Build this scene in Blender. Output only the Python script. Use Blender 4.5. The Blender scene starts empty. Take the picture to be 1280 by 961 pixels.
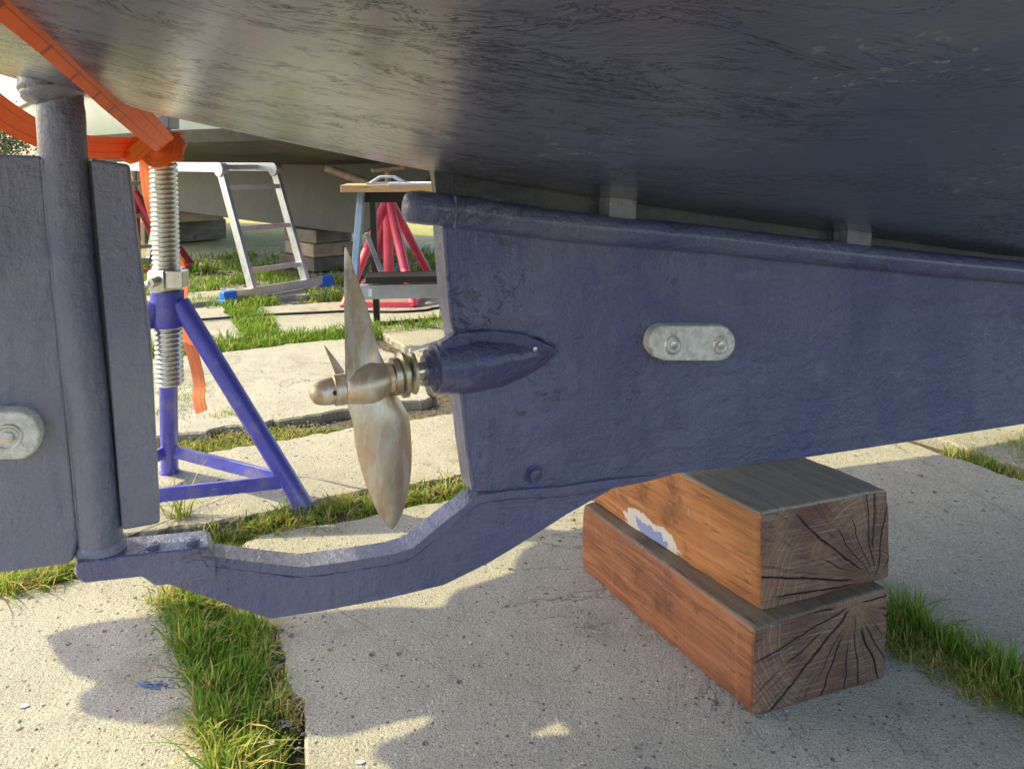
import bpy, bmesh, math, random
import numpy as np
from mathutils import Vector, Matrix, noise
from mathutils.geometry import tessellate_polygon
random.seed(7); rng = np.random.default_rng(7)
R = math.radians
S = bpy.context.scene
# ------------------------------------------------------------ camera, sky, sun, exposure
CH, PITCH, F = 0.85, R(3), 960.0
cd = bpy.data.cameras.new('camera'); cam = bpy.data.objects.new('camera', cd); S.collection.objects.link(cam)
cam.location = (0, 0, CH); cam.rotation_euler = (R(90) - PITCH, 0, 0)
cd.sensor_width = 36; cd.lens = 36 * F / 1280; cd.shift_y = -(480.5 - 250) / 1280
cd.clip_start = 0.02; cd.clip_end = 900
S.camera = cam
SUN_EL = R(40); SUNH = Vector((-.986, .165, 0)).normalized()      # horizontal direction towards the sun
W = bpy.data.worlds.new("World"); S.world = W; W.use_nodes = True
nt = W.node_tree; bg = nt.nodes['Background']
sky = nt.nodes.new('ShaderNodeTexSky'); sky.sky_type = 'NISHITA'; sky.sun_disc = False
sky.sun_elevation = SUN_EL; sky.sun_rotation = math.atan2(SUNH.x, SUNH.y)
sky.air_density = 1.0; sky.dust_density = 2.5; sky.ozone_density = 1.0
nt.links.new(sky.outputs[0], bg.inputs[0]); bg.inputs[1].default_value = 0.15
sd = bpy.data.lights.new('sun', 'SUN'); sd.energy = 2.3; sd.angle = R(.4); sd.color = (1, .88, .48)
sun = bpy.data.objects.new('sun', sd); S.collection.objects.link(sun)
sv = Vector((SUNH.x * math.cos(SUN_EL), SUNH.y * math.cos(SUN_EL), math.sin(SUN_EL)))
sun.rotation_euler = sv.to_track_quat('Z', 'Y').to_euler(); sun.location = (-6, 2, 8)
S.view_settings.view_transform = 'Standard'; S.view_settings.look = 'None'
S.view_settings.exposure = 1.55; S.view_settings.gamma = 1
# ------------------------------------------------------------ geometry helpers
RV, UV_, FV = Vector((1, 0, 0)), Vector((0, math.sin(PITCH), math.cos(PITCH))), Vector((0, math.cos(PITCH), -math.sin(PITCH)))
C0 = Vector((0, 0, CH))
def ray(px, py): return FV + RV * ((px - 640) / F) + UV_ * ((250 - py) / F)
def at(px, py, t):                                   # point t metres deep along the ground
    r = ray(px, py); return C0 + r * (t / r.y)
def gz(px, py, z=0.0):
    r = ray(px, py); return C0 + r * ((z - CH) / r.z)
KA = R(24); KU = Vector((math.cos(KA), math.sin(KA), 0)); KW = Vector((-math.sin(KA), math.cos(KA), 0))
K0 = gz(870, 600, .31)
def kp(px, py, off=0.0):                             # point on the keel's near face
    r = ray(px, py); p = K0 + KW * off
    return C0 + r * ((p - C0).dot(KW) / r.dot(KW))
def kuz(px, py): p = kp(px, py); return p.dot(KU), p.z
KW0 = K0.dot(KW)
def kw(u, w, z): return KU * u + KW * w + Vector((0, 0, z))
def pxm(px, py, n): return n * (kp(px, py).y) / F   # n pixels in metres there
GU = Vector((.9, .436, 0)); GW = Vector((-.436, .9, 0))
def guw(p): return p.dot(GU), p.dot(GW)

class MB:
    def __init__(s): s.v = []; s.f = []; s.m = []; s.a = []
    def add(s, vs, fs, mi=0, at_=None):
        o = len(s.v); s.v += [Vector(v) for v in vs]
        s.a += list(at_) if at_ is not None else [(0, 0, 0)] * len(vs)
        s.f += [tuple(i + o for i in f) for f in fs]; s.m += [mi] * len(fs); return s
    def box(s, c, ax, ay, az, mi=0):                 # half-axis vectors
        c = Vector(c); ax, ay, az = Vector(ax), Vector(ay), Vector(az)
        vs = [c + ax * i + ay * j + az * k for k in (-1, 1) for j in (-1, 1) for i in (-1, 1)]
        return s.add(vs, [(0, 2, 3, 1), (4, 5, 7, 6), (0, 1, 5, 4), (2, 6, 7, 3), (0, 4, 6, 2), (1, 3, 7, 5)], mi)
    def bar(s, a, b, w, h, up=(0, 0, 1), mi=0):
        a, b = Vector(a), Vector(b); d = b - a; l = d.length / 2; d.normalize()
        sd_ = d.cross(Vector(up)).normalized(); u_ = sd_.cross(d).normalized()
        return s.box((a + b) / 2, d * l, sd_ * w / 2, u_ * h / 2, mi)
    def tube(s, pts, rad, n=14, mi=0, cap=True, fn=None):
        pts = [Vector(p) for p in pts]; k = len(pts)
        if not hasattr(rad, '__len__'): rad = [rad] * k
        vs = []; ref = None
        for i, p in enumerate(pts):
            d = (pts[min(i + 1, k - 1)] - pts[max(i - 1, 0)]).normalized()
            if ref is None: ref = d.orthogonal().normalized()
            ref = (ref - d * ref.dot(d)).normalized(); b = d.cross(ref)
            for j in range(n):
                a = 2 * math.pi * j / n; r = rad[i] * (fn(i, a) if fn else 1)
                vs.append(p + (ref * math.cos(a) + b * math.sin(a)) * r)
        fs = [(i * n + j, i * n + (j + 1) % n, (i + 1) * n + (j + 1) % n, (i + 1) * n + j) for i in range(k - 1) for j in range(n)]
        if cap: fs += [tuple(range(n - 1, -1, -1)), tuple((k - 1) * n + j for j in range(n))]
        return s.add(vs, fs, mi)
    def prism(s, poly, vec, mi=0):
        poly = [Vector(p) for p in poly]; vec = Vector(vec); n = len(poly)
        nrm = Vector((0, 0, 0))
        for i in range(n): nrm += poly[i].cross(poly[(i + 1) % n])
        if nrm.dot(vec) > 0: poly = poly[::-1]
        vs = poly + [p + vec for p in poly]
        tr = tessellate_polygon([poly])
        fs = []
        for t in tr:
            a, b, c = t
            nn = (poly[b] - poly[a]).cross(poly[c] - poly[a])
            if nn.dot(vec) > 0: t = (a, c, b)
            fs.append(tuple(t)); fs.append(tuple(i + n for i in reversed(t)))
        fs += [(i, (i + 1) % n + 0, (i + 1) % n + n, i + n)[::-1] for i in range(n)]
        return s.add(vs, fs, mi)
    def ribbon(s, pts, width, th=.0022, wv=None, mi=0, sub=6):
        n0 = len(pts); pts = smooth_path([Vector(p) for p in pts], sub); k = len(pts)
        wl = np.interp(np.linspace(0, n0 - 1, k), range(n0), width) if hasattr(width, '__len__') else [width] * k
        vs = []; at_ = []; run = 0
        for i, p in enumerate(pts):
            d = (pts[min(i + 1, k - 1)] - pts[max(i - 1, 0)]).normalized()
            if i: run += (p - pts[i - 1]).length
            if wv is None: w_ = d.cross(p - C0).normalized()
            else:
                w_ = Vector(wv(i / (k - 1))) if callable(wv) else Vector(wv); w_ = (w_ - d * w_.dot(d)).normalized()
            n_ = w_.cross(d).normalized()
            for a, b in ((-1, -1), (-.33, -1), (.33, -1), (1, -1), (1, 1), (.33, 1), (-.33, 1), (-1, 1)):
                vs.append(p + w_ * a * wl[i] / 2 + n_ * b * th / 2); at_.append((run, a, 0))
        fs = [(i * 8 + j, i * 8 + (j + 1) % 8, (i + 1) * 8 + (j + 1) % 8, (i + 1) * 8 + j) for i in range(k - 1) for j in range(8)]
        fs += [tuple(range(7, -1, -1)), tuple((k - 1) * 8 + j for j in range(8))]
        return s.add(vs, fs, mi, at_)
    def build(s, name, mats, parent=None, loc=None, rotz=0, smooth=40, bevel=0, bseg=2, fix=True):
        if not isinstance(mats, (list, tuple)): mats = [mats]
        if parent is not None:
            r = parent
            while r.parent: r = r.parent
            M = Matrix.Translation(r.location) @ Matrix.Rotation(r.rotation_euler.z, 4, 'Z')
        else:
            if loc is None:
                mn = Vector([min(v[i] for v in s.v) for i in range(3)]); mx = Vector([max(v[i] for v in s.v) for i in range(3)])
                loc = Vector(((mn.x + mx.x) / 2, (mn.y + mx.y) / 2, mn.z))
            M = Matrix.Translation(loc) @ Matrix.Rotation(rotz, 4, 'Z')
        Mi = M.inverted()
        me = bpy.data.meshes.new(name); me.from_pydata([Mi @ v for v in s.v], [], s.f); 
        for m in mats: me.materials.append(m)
        assert max(max(f) for f in s.f) < len(s.v), name
        me.polygons.foreach_set('material_index', s.m)
        if any(a != (0, 0, 0) for a in s.a):
            at_ = me.attributes.new('run', 'FLOAT_VECTOR', 'POINT'); at_.data.foreach_set('vector', np.array(s.a, dtype=float).ravel())
        if fix:
            bm = bmesh.new(); bm.from_mesh(me); bmesh.ops.recalc_face_normals(bm, faces=bm.faces); bm.to_mesh(me); bm.free()
        me.shade_smooth(); me.set_sharp_from_angle(angle=R(smooth))
        o = bpy.data.objects.new(name, me); S.collection.objects.link(o)
        if parent is not None: o.parent = parent
        else: o.location = loc; o.rotation_euler = (0, 0, rotz)
        if bevel:
            b = o.modifiers.new('bevel', 'BEVEL'); b.width = bevel; b.segments = bseg; b.limit_method = 'ANGLE'; b.angle_limit = R(38); b.harden_normals = True
        return o
def smooth_path(p, sub):
    if sub <= 1 or len(p) < 3: return p
    out = []
    for i in range(len(p) - 1):
        a, b = p[i], p[i + 1]; p0 = p[i - 1] if i else a * 2 - b; p3 = p[i + 2] if i + 2 < len(p) else b * 2 - a
        for k in range(sub):
            t = k / sub
            out.append(.5 * ((2 * a) + (b - p0) * t + (2 * p0 - 5 * a + 4 * b - p3) * t * t + (3 * a - p0 - 3 * b + p3) * t ** 3))
    out.append(p[-1]); return out
def thing(name, label, cat, loc, rz=0, group=None):
    o = bpy.data.objects.new(name, None); S.collection.objects.link(o); o.empty_display_size = .1
    o.location = loc; o.rotation_euler = (0, 0, rz); return tag(o, label, cat, group)
def tag(o, label=None, cat=None, group=None, kind=None):
    if label: o['label'] = label
    if cat: o['category'] = cat
    if group: o['group'] = group
    if kind: o['kind'] = kind
    return o
# ------------------------------------------------------------ material helpers
class NT:
    def __init__(s, name):
        s.m = bpy.data.materials.new(name); s.m.use_nodes = True; s.t = s.m.node_tree; s.b = s.t.nodes['Principled BSDF']
        s.co = s.t.nodes.new('ShaderNodeTexCoord').outputs['Object']
    def n(s, ty, ins=None, **kw_):
        x = s.t.nodes.new(ty)
        for k, v in kw_.items(): setattr(x, k, v)
        for k, v in (ins or {}).items(): s.set(x.inputs[k], v)
        return x
    def set(s, sock, v):
        if isinstance(v, bpy.types.NodeSocket): s.t.links.new(v, sock)
        else:
            if sock.type == 'RGBA' and len(v) == 3: v = (*v, 1)
            sock.default_value = v
    def noise(s, sc, det=4, rough=.55, co=None, dist=0, ty='FBM'):
        x = s.n('ShaderNodeTexNoise', {'Vector': co or s.co, 'Scale': sc, 'Detail': det, 'Roughness': rough, 'Distortion': dist}); return x.outputs['Fac']
    def vor(s, sc, co=None, feat='F1', out='Distance', rnd=1): 
        x = s.n('ShaderNodeTexVoronoi', feature=feat); s.set(x.inputs['Vector'], co or s.co); s.set(x.inputs['Scale'], sc); s.set(x.inputs['Randomness'], rnd); return x.outputs[out]
    def map(s, scale=(1, 1, 1), loc=(0, 0, 0), rot=(0, 0, 0), co=None): return s.n('ShaderNodeMapping', {'Vector': co or s.co, 'Scale': scale, 'Location': loc, 'Rotation': rot}).outputs[0]
    def math(s, op, a, b=0.0, c=None, clamp=False):
        x = s.n('ShaderNodeMath', operation=op); x.use_clamp = clamp; s.set(x.inputs[0], a); s.set(x.inputs[1], b)
        if c is not None: s.set(x.inputs[2], c)
        return x.outputs[0]
    def ss(s, v, a, b, lo=0.0, hi=1.0):
        x = s.n('ShaderNodeMapRange', interpolation_type='SMOOTHSTEP'); s.set(x.inputs[0], v)
        for i, q in enumerate((a, b, lo, hi)): s.set(x.inputs[i + 1], q)
        return x.outputs[0]
    def mix(s, f, a, b, bl='MIX'):
        x = s.n('ShaderNodeMix', data_type='RGBA', blend_type=bl); s.set(x.inputs[0], f); s.set(x.inputs[6], a); s.set(x.inputs[7], b); return x.outputs[2]
    def xyz(s, co=None): x = s.n('ShaderNodeSeparateXYZ', {0: co or s.co}); return x.outputs
    def comb(s, x, y, z): return s.n('ShaderNodeCombineXYZ', {0: x, 1: y, 2: z}).outputs[0]
    def bump(s, h, st, dist=.01, nrm=None):
        x = s.n('ShaderNodeBump', {'Strength': st, 'Distance': dist, 'Height': h})
        if nrm: s.set(x.inputs['Normal'], nrm)
        return x.outputs[0]
    def out(s, col=None, rough=None, nrm=None, **kw_):
        if col is not None: s.set(s.b.inputs['Base Color'], col)
        if rough is not None: s.set(s.b.inputs['Roughness'], rough)
        if nrm is not None: s.set(s.b.inputs['Normal'], nrm)
        for k, v in kw_.items(): s.set(s.b.inputs[k.replace('_', ' ')], v)
        return s.m
def simple(name, col, rough=.5, metal=0, var=.15, sc=20, bs=.15, dirt=None, bd=.003, **kw_):
    t = NT(name); n1 = t.noise(sc, 5, .6); n2 = t.noise(sc * 4, 3, .6)
    c = t.mix(t.ss(n1, .3, .7), tuple(x * (1 - var) for x in col), tuple(min(1, x * (1 + var)) for x in col))
    if dirt: c = t.mix(t.ss(t.noise(sc * .7, 6, .7), .5, .68), c, dirt)
    return t.out(c, t.math('MULTIPLY_ADD', n1, .25, rough - .12), t.bump(t.math('ADD', n1, n2), bs, bd), Metallic=metal, **kw_)
def mat_keel(name, c1, c2, rough=.42, bump=.5, hi=(.20, .20, .26)):
    t = NT(name)
    brush = t.noise(24, 8, .66, t.map((.35, .35, 1), co=t.co), .2); fine = t.noise(230, 4, .6); lump = t.noise(60, 5, .6)
    drip = t.noise(9, 5, .6, t.map((3.2, 3.2, .55), co=t.co), .3); big = t.noise(3.2, 5, .62, dist=.4)
    col = t.mix(t.ss(big, .35, .68), c1, c2)
    col = t.mix(t.ss(drip, .52, .72, 0, .5), col, c2)
    col = t.mix(t.ss(brush, .58, .72, 0, .4), col, hi)
    vv = t.noise(11, 9, .74, t.map((.5, .5, 1), co=t.co), 1.6)
    crk = t.ss(t.math('ABSOLUTE', t.math('SUBTRACT', vv, .5)), 0, .007, 1, 0)
    crk = t.math('MULTIPLY', crk, t.ss(t.noise(4, 4, .7), .54, .60))
    sv_ = t.noise(38, 6, .7, t.map((.3, .3, 1), loc=(3, 1, 0), co=t.co), .8); scr = t.math('MULTIPLY', t.ss(sv_, .68, .70), t.ss(t.noise(3, 3), .50, .6))
    col = t.mix(t.math('MULTIPLY', crk, .8), col, (.015, .015, .03)); col = t.mix(t.math('MULTIPLY', scr, .7), col, (.42, .42, .45))
    h = t.math('ADD', t.math('MULTIPLY', brush, .9), t.math('ADD', t.math('MULTIPLY', fine, .2), t.math('ADD', t.math('MULTIPLY', lump, .55), t.math('MULTIPLY', drip, .6))))
    h = t.math('SUBTRACT', h, t.math('MULTIPLY', crk, .4))
    return t.out(col, t.math('MULTIPLY_ADD', brush, .35, rough - .17), t.bump(h, bump, .013), IOR=1.55, Specular_IOR_Level=.6, Coat_Weight=.6, Coat_Roughness=.2)
M = {}
M['keel'] = mat_keel('keel_paint', (.120, .120, .195), (.060, .066, .175), .32, .9)
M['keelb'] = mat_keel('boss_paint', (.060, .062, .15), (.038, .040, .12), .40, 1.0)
M['skeg'] = mat_keel('skeg_paint', (.130, .125, .205), (.062, .064, .17), .32, .9)
M['rud'] = mat_keel('rudder_paint', (.175, .17, .215), (.11, .11, .18), .38, .75, (.24, .24, .28))
M['worn'] = mat_keel('worn_paint', (.26, .26, .27), (.12, .125, .16), .6, 1.0, (.42, .42, .42))
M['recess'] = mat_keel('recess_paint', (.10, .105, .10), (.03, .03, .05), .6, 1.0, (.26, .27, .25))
def mat_hull():
    t = NT('hull_paint'); x, y, z = t.xyz()
    st0 = t.map((1, 1, 1), rot=(0, 0, -KA)); st = t.map((.42, 1.25, 1.25), co=st0)
    def cracks(sc, w, m0, m1, off):
        c_ = t.noise(sc, 9, .72, t.map((1, 1, 1), loc=(off, 0, 0), co=st), 1.4)
        k_ = t.ss(t.math('ABSOLUTE', t.math('SUBTRACT', c_, .5)), 0, w, 1, 0)
        return t.math('MULTIPLY', k_, t.ss(t.noise(5.0, 5, .7, t.map((1, 1, 1), loc=(off, 2, 0), co=st)), m0, m1))
    crk = t.math('MAXIMUM', cracks(10, .0085, .44, .48, 0), cracks(24, .014, .47, .52, 7))
    fl = t.noise(62, 7, .78, st0, .6); flk = t.math('MULTIPLY', t.ss(fl, .58, .61), t.ss(t.noise(3.5, 4), .48, .56))
    orange = t.math('ADD', t.math('MULTIPLY', t.noise(85, 5, .65), .5), t.math('MULTIPLY', t.noise(230, 4, .65), .42)); lump = t.noise(24, 5, .6); big = t.noise(3.0, 5, .6); wave = t.noise(6, 2, .5, st0)
    col = t.mix(t.ss(big, .35, .7), (.032, .036, .068), (.038, .045, .105))
    wear = t.math('MULTIPLY', t.ss(t.noise(7, 8, .72, st, .5), .52, .64), .35)
    col = t.mix(wear, col, (.17, .16, .15)); col = t.mix(flk, col, (.30, .29, .27)); col = t.mix(crk, col, (.006, .006, .008))
    h = t.math('ADD', t.math('MULTIPLY', orange, .95), t.math('ADD', t.math('MULTIPLY', lump, .5), t.math('ADD', t.math('MULTIPLY', wave, 1.1), t.math('MULTIPLY', flk, -.2))))
    h = t.math('SUBTRACT', h, t.math('MULTIPLY', crk, .45))
    inv = t.math('SUBTRACT', 1.0, crk); inv2 = t.math('MULTIPLY', inv, t.math('SUBTRACT', 1.0, t.math('MULTIPLY', flk, .6)))
    return t.out(col, t.math('MULTIPLY_ADD', big, .3, .08), t.bump(h, .9, .007), IOR=2.2, Specular_IOR_Level=t.math('MULTIPLY', inv, .6), Coat_Weight=inv2, Coat_IOR=2.0, Coat_Roughness=t.math('MULTIPLY_ADD', big, .25, .12))
M['zincrod'] = simple('zinc_plated_steel', (.66, .66, .58), .3, 1, .12, 30, .1)
M['blue'] = simple('blue_gloss_paint', (.085, .09, .50), .3, 0, .12, 14, .12, dirt=(.2, .19, .42), Coat_Weight=.3)
M['orange'] = None
def mat_strap(name, c, c2):
    t = NT(name); a = t.n('ShaderNodeAttribute', attribute_name='run'); x, y, z = t.xyz(a.outputs['Vector'])
    ya = t.math('ABSOLUTE', y)
    line = t.ss(t.math('ABSOLUTE', t.math('SUBTRACT', ya, .42)), .015, .05, 1, 0)
    wv = t.math('SINE', t.math('MULTIPLY', x, 2400)); wy = t.math('SINE', t.math('MULTIPLY', y, 60))
    n = t.noise(30, 4)
    # printed tick marks along one edge
    tick = t.math('MULTIPLY', t.ss(t.math('ABSOLUTE', t.math('SUBTRACT', t.math('FRACT', t.math('MULTIPLY', x, 9)), .5)), .03, .045, 1, 0), t.ss(y, .3, .35))
    col = t.mix(t.ss(n, .3, .7), c, c2); col = t.mix(t.math('MULTIPLY', line, .75), col, (.18, .03, .01))
    col = t.mix(t.math('MULTIPLY', tick, t.ss(x, .75, .8, 0, .8)), col, (.06, .03, .03))
    b = t.bump(t.math('ADD', t.math('MULTIPLY', wv, .3), wy), .35, .0006)
    m = t.out(col, .7, b, Sheen_Weight=.3)
    tr = t.n('ShaderNodeBsdfTranslucent', {'Color': c2}); mx = t.n('ShaderNodeMixShader', {0: .35, 1: t.b.outputs[0], 2: tr.outputs[0]})
    t.t.links.new(mx.outputs[0], t.t.nodes['Material Output'].inputs[0]); return m
M['orange'] = mat_strap('orange_webbing', (.95, .21, .02), (1.0, .28, .045))
M['orange_pale'] = mat_strap('faded_orange_webbing', (.8, .26, .08), (.9, .33, .12))
def mat_bronze(name='bronze'):
    t = NT(name); n1 = t.noise(14, 7, .7, dist=.6); n2 = t.noise(60, 5, .65, t.map((1, 1, .3)))
    c = t.mix(t.ss(n1, .35, .65), (.54, .40, .25), (.70, .55, .38)); c = t.mix(t.ss(n2, .46, .64, 0, .8), c, (.74, .68, .56))
    c = t.mix(t.ss(t.noise(11, 7, .7), .52, .66, 0, .75), c, (.26, .18, .10))
    return t.out(c, t.math('MULTIPLY_ADD', n2, .4, .2), t.bump(t.math('ADD', n1, n2), .25, .0015), Metallic=.7)
M['bronze'] = mat_bronze(); M['brass'] = simple('polished_bronze_ring', (.52, .44, .30), .34, .8, .3, 40, .3)
M['steel'] = simple('shaft_steel', (.68, .63, .50), .18, 1, .1, 40, .05)
M['anode'] = simple('anode_zinc', (.66, .63, .54), .6, .1, .2, 70, .6, dirt=(.44, .41, .34), bd=.002)
M['bolt'] = simple('bolt_steel', (.6, .56, .48), .35, .8, .2, 60, .2)
M['alu'] = simple('aluminium', (.50, .53, .57), .34, .7, .08, 30, .1)
M['bluecap'] = simple('blue_plastic', (.01, .16, .75), .4, 0, .1, 20, .1)
M['pink'] = simple('faded_red_paint', (.78, .09, .14), .45, 0, .15, 8, .15)
M['red'] = simple('dark_red_paint', (.42, .03, .04), .45, 0, .15, 8, .15)
M['black'] = simple('black_steel', (.012, .012, .014), .5, 0, .2, 20, .15)
M['greysteel'] = simple('galvanised_grey', (.36, .40, .46), .4, .5, .12, 12, .1)
M['bluegrey'] = simple('blue_grey_paint', (.20, .29, .42), .45, 0, .12, 12, .1)
M['paper'] = simple('pale_paper', (.66, .68, .78), .6, 0, .05, 20, .1)
M['rubber'] = simple('black_rubber', (.015, .014, .016), .6, 0, .2, 20, .1)
M['flake'] = simple('paint_flake', (.5, .52, .56), .6, 0, .3, 90, .2)
M['blueflake'] = simple('blue_paint_chip', (.10, .16, .33), .6, 0, .3, 90, .2)
M['stone'] = simple('pebble', (.16, .145, .13), .8, 0, .5, 60, .5)
M['boatwhite'] = simple('white_topsides', (.40, .44, .42), .35, 0, .12, 1.2, .1, dirt=(.26, .29, .29))
M['boatolive'] = simple('olive_antifouling', (.060, .058, .045), .6, 0, .35, 2.0, .4, dirt=(.10, .09, .065), bd=.02)
M['boatkeel'] = simple('grey_green_antifouling', (.065, .072, .066), .65, 0, .25, 2.0, .3, bd=.02)
M['rail'] = simple('grey_rubbing_strake', (.16, .18, .18), .5, 0, .1, 5, .1)
M['tubewood'] = simple('weathered_pole', (.34, .24, .15), .7, 0, .3, 20, .5)
def mat_wood(name, side, side2, dark, end=None, pith=(0, 0), grain=(1.2, 14, 14), patch=None, rough=.5):
    """local X is the timber's length"""
    t = NT(name); x, y, z = t.xyz()
    g = t.map(grain); n1 = t.noise(5, 8, .65, g, .8); n2 = t.noise(26, 4, .7, t.map((.5, 6, 6))); n3 = t.noise(3, 4, .6)
    ridge = t.noise(9, 3, .5, t.map((.35, 9, 9)), .6)
    c = t.mix(t.ss(n1, .35, .65), side, side2); c = t.mix(t.ss(n3, .45, .75, 0, .7), c, dark)
    c = t.mix(t.ss(n2, .55, .72, 0, .7), c, tuple(v * .4 for v in dark)); c = t.mix(t.ss(t.noise(11, 6, .7), .56, .68, 0, .55), c, tuple(v * .5 for v in dark)); c = t.mix(t.ss(t.noise(3, 5, .7, t.map((26, 26, 1.2))), .58, .72, 0, .4), c, tuple(min(1, v * 1.5) for v in side2))
    ck = t.ss(t.math('ABSOLUTE', t.math('SUBTRACT', ridge, .5)), 0, .012, 1, 0); ck = t.math('MULTIPLY', ck, t.ss(t.noise(4, 2), .5, .6))
    c = t.mix(t.math('MULTIPLY', ck, .8), c, (.03, .012, .008))
    sc_ = t.math('MULTIPLY', t.ss(t.noise(46, 6, .7), .66, .7), t.ss(t.noise(6, 3), .5, .62))
    c = t.mix(t.math('MULTIPLY', sc_, .6), c, (.42, .42, .45))
    if patch:
        px_, pz_, rx, rz = patch
        dx = t.math('DIVIDE', t.math('SUBTRACT', x, px_), rx); dz = t.math('DIVIDE', t.math('SUBTRACT', z, pz_), rz)
        dd = t.math('SQRT', t.math('ADD', t.math('MULTIPLY', dx, dx), t.math('MULTIPLY', dz, dz)))
        dd = t.math('ADD', dd, t.math('MULTIPLY', t.math('SUBTRACT', t.noise(17, 6, .7), .5), 2.4))
        c = t.mix(t.ss(dd, 1.15, 1.25, 1, 0), c, (.62, .57, .47)); c = t.mix(t.ss(dd, .66, .70, 1, 0), c, (.26, .29, .50))
    h = t.math('SUBTRACT', t.math('ADD', n1, t.math('MULTIPLY', n2, .5)), t.math('MULTIPLY', ck, 1.5))
    return t.out(c, t.math('MULTIPLY_ADD', n1, .25, rough - .1), t.bump(h, .5, .003), Specular_IOR_Level=.4)
def mat_endgrain(name, c1, c2, pith, seed=0.0, N=26):
    t = NT(name); x, y, z = t.xyz()
    wn = t.noise(9, 4, .6); wn2 = t.noise(30, 3, .6)
    yy = t.math('ADD', t.math('SUBTRACT', y, pith[0]), t.math('MULTIPLY', t.math('SUBTRACT', wn, .5), .035))
    zz = t.math('ADD', t.math('SUBTRACT', z, pith[1]), t.math('MULTIPLY', t.math('SUBTRACT', wn2, .5), .008))
    r = t.math('SQRT', t.math('ADD', t.math('MULTIPLY', yy, yy), t.math('MULTIPLY', zz, zz)))
    rings = t.math('SINE', t.math('MULTIPLY', r, 2100)); rings2 = t.noise(1, 3, .7, t.comb(t.math('MULTIPLY', r, 260), 0.0, seed))
    ang = t.math('ARCTAN2', yy, zz); a = t.math('MULTIPLY', ang, N / 6.2832); cell = t.math('FLOOR', a)
    wh = t.n('ShaderNodeTexWhiteNoise', {'Vector': t.comb(cell, seed, 0.0)}, noise_dimensions='3D'); wx, wy, wz = t.xyz(wh.outputs['Color'])
    f = t.math('SUBTRACT', t.math('SUBTRACT', a, cell), t.math('MULTIPLY_ADD', wx, .6, .2))
    dist = t.math('MULTIPLY', t.math('ABSOLUTE', f), t.math('MULTIPLY', r, 6.2832 / N))
    rm = t.math('MULTIPLY', t.ss(r, t.math('MULTIPLY', wy, .07), t.math('MULTIPLY_ADD', wy, .07, .02)), t.ss(r, t.math('MULTIPLY_ADD', wz, .20, .07), t.math('MULTIPLY_ADD', wz, .20, .10), 1, 0))
    wdt = t.math('MULTIPLY_ADD', wz, .0013, .0006)
    crk = t.math('MULTIPLY', t.ss(dist, t.math('MULTIPLY', wdt, .6), t.math('MULTIPLY', wdt, 1.6), 1, 0), rm)
    a2 = t.noise(1, 2, .8, t.comb(t.math('MULTIPLY', ang, 24), t.math('MULTIPLY', r, 9), seed))
    saw = t.noise(12, 5, .7, t.map((1, 1, 26), rot=(.35, 0, 0)))
    n3 = t.noise(6, 5, .6)
    c = t.mix(t.ss(n3, .38, .64), c1, c2)
    c = t.mix(t.math('MULTIPLY', t.math('MULTIPLY', t.ss(rings2, .42, .7), t.ss(t.noise(7, 4), .42, .55)), .75), c, (.42, .31, .17))
    c = t.mix(t.ss(rings, .0, 1, 0, .30), c, (.04, .02, .015))
    c = t.mix(t.ss(a2, .50, .68, 0, .75), c, (.045, .025, .022)); c = t.mix(t.ss(saw, .52, .68, 0, .5), c, (.36, .30, .25))
    c = t.mix(crk, c, (.004, .003, .003))
    h = t.math('SUBTRACT', t.math('ADD', t.math('MULTIPLY', rings2, .3), t.math('ADD', t.math('MULTIPLY', saw, .4), t.math('MULTIPLY', a2, .3))), t.math('MULTIPLY', crk, 2))
    return t.out(c, .6, t.bump(h, .6, .003))
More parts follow.
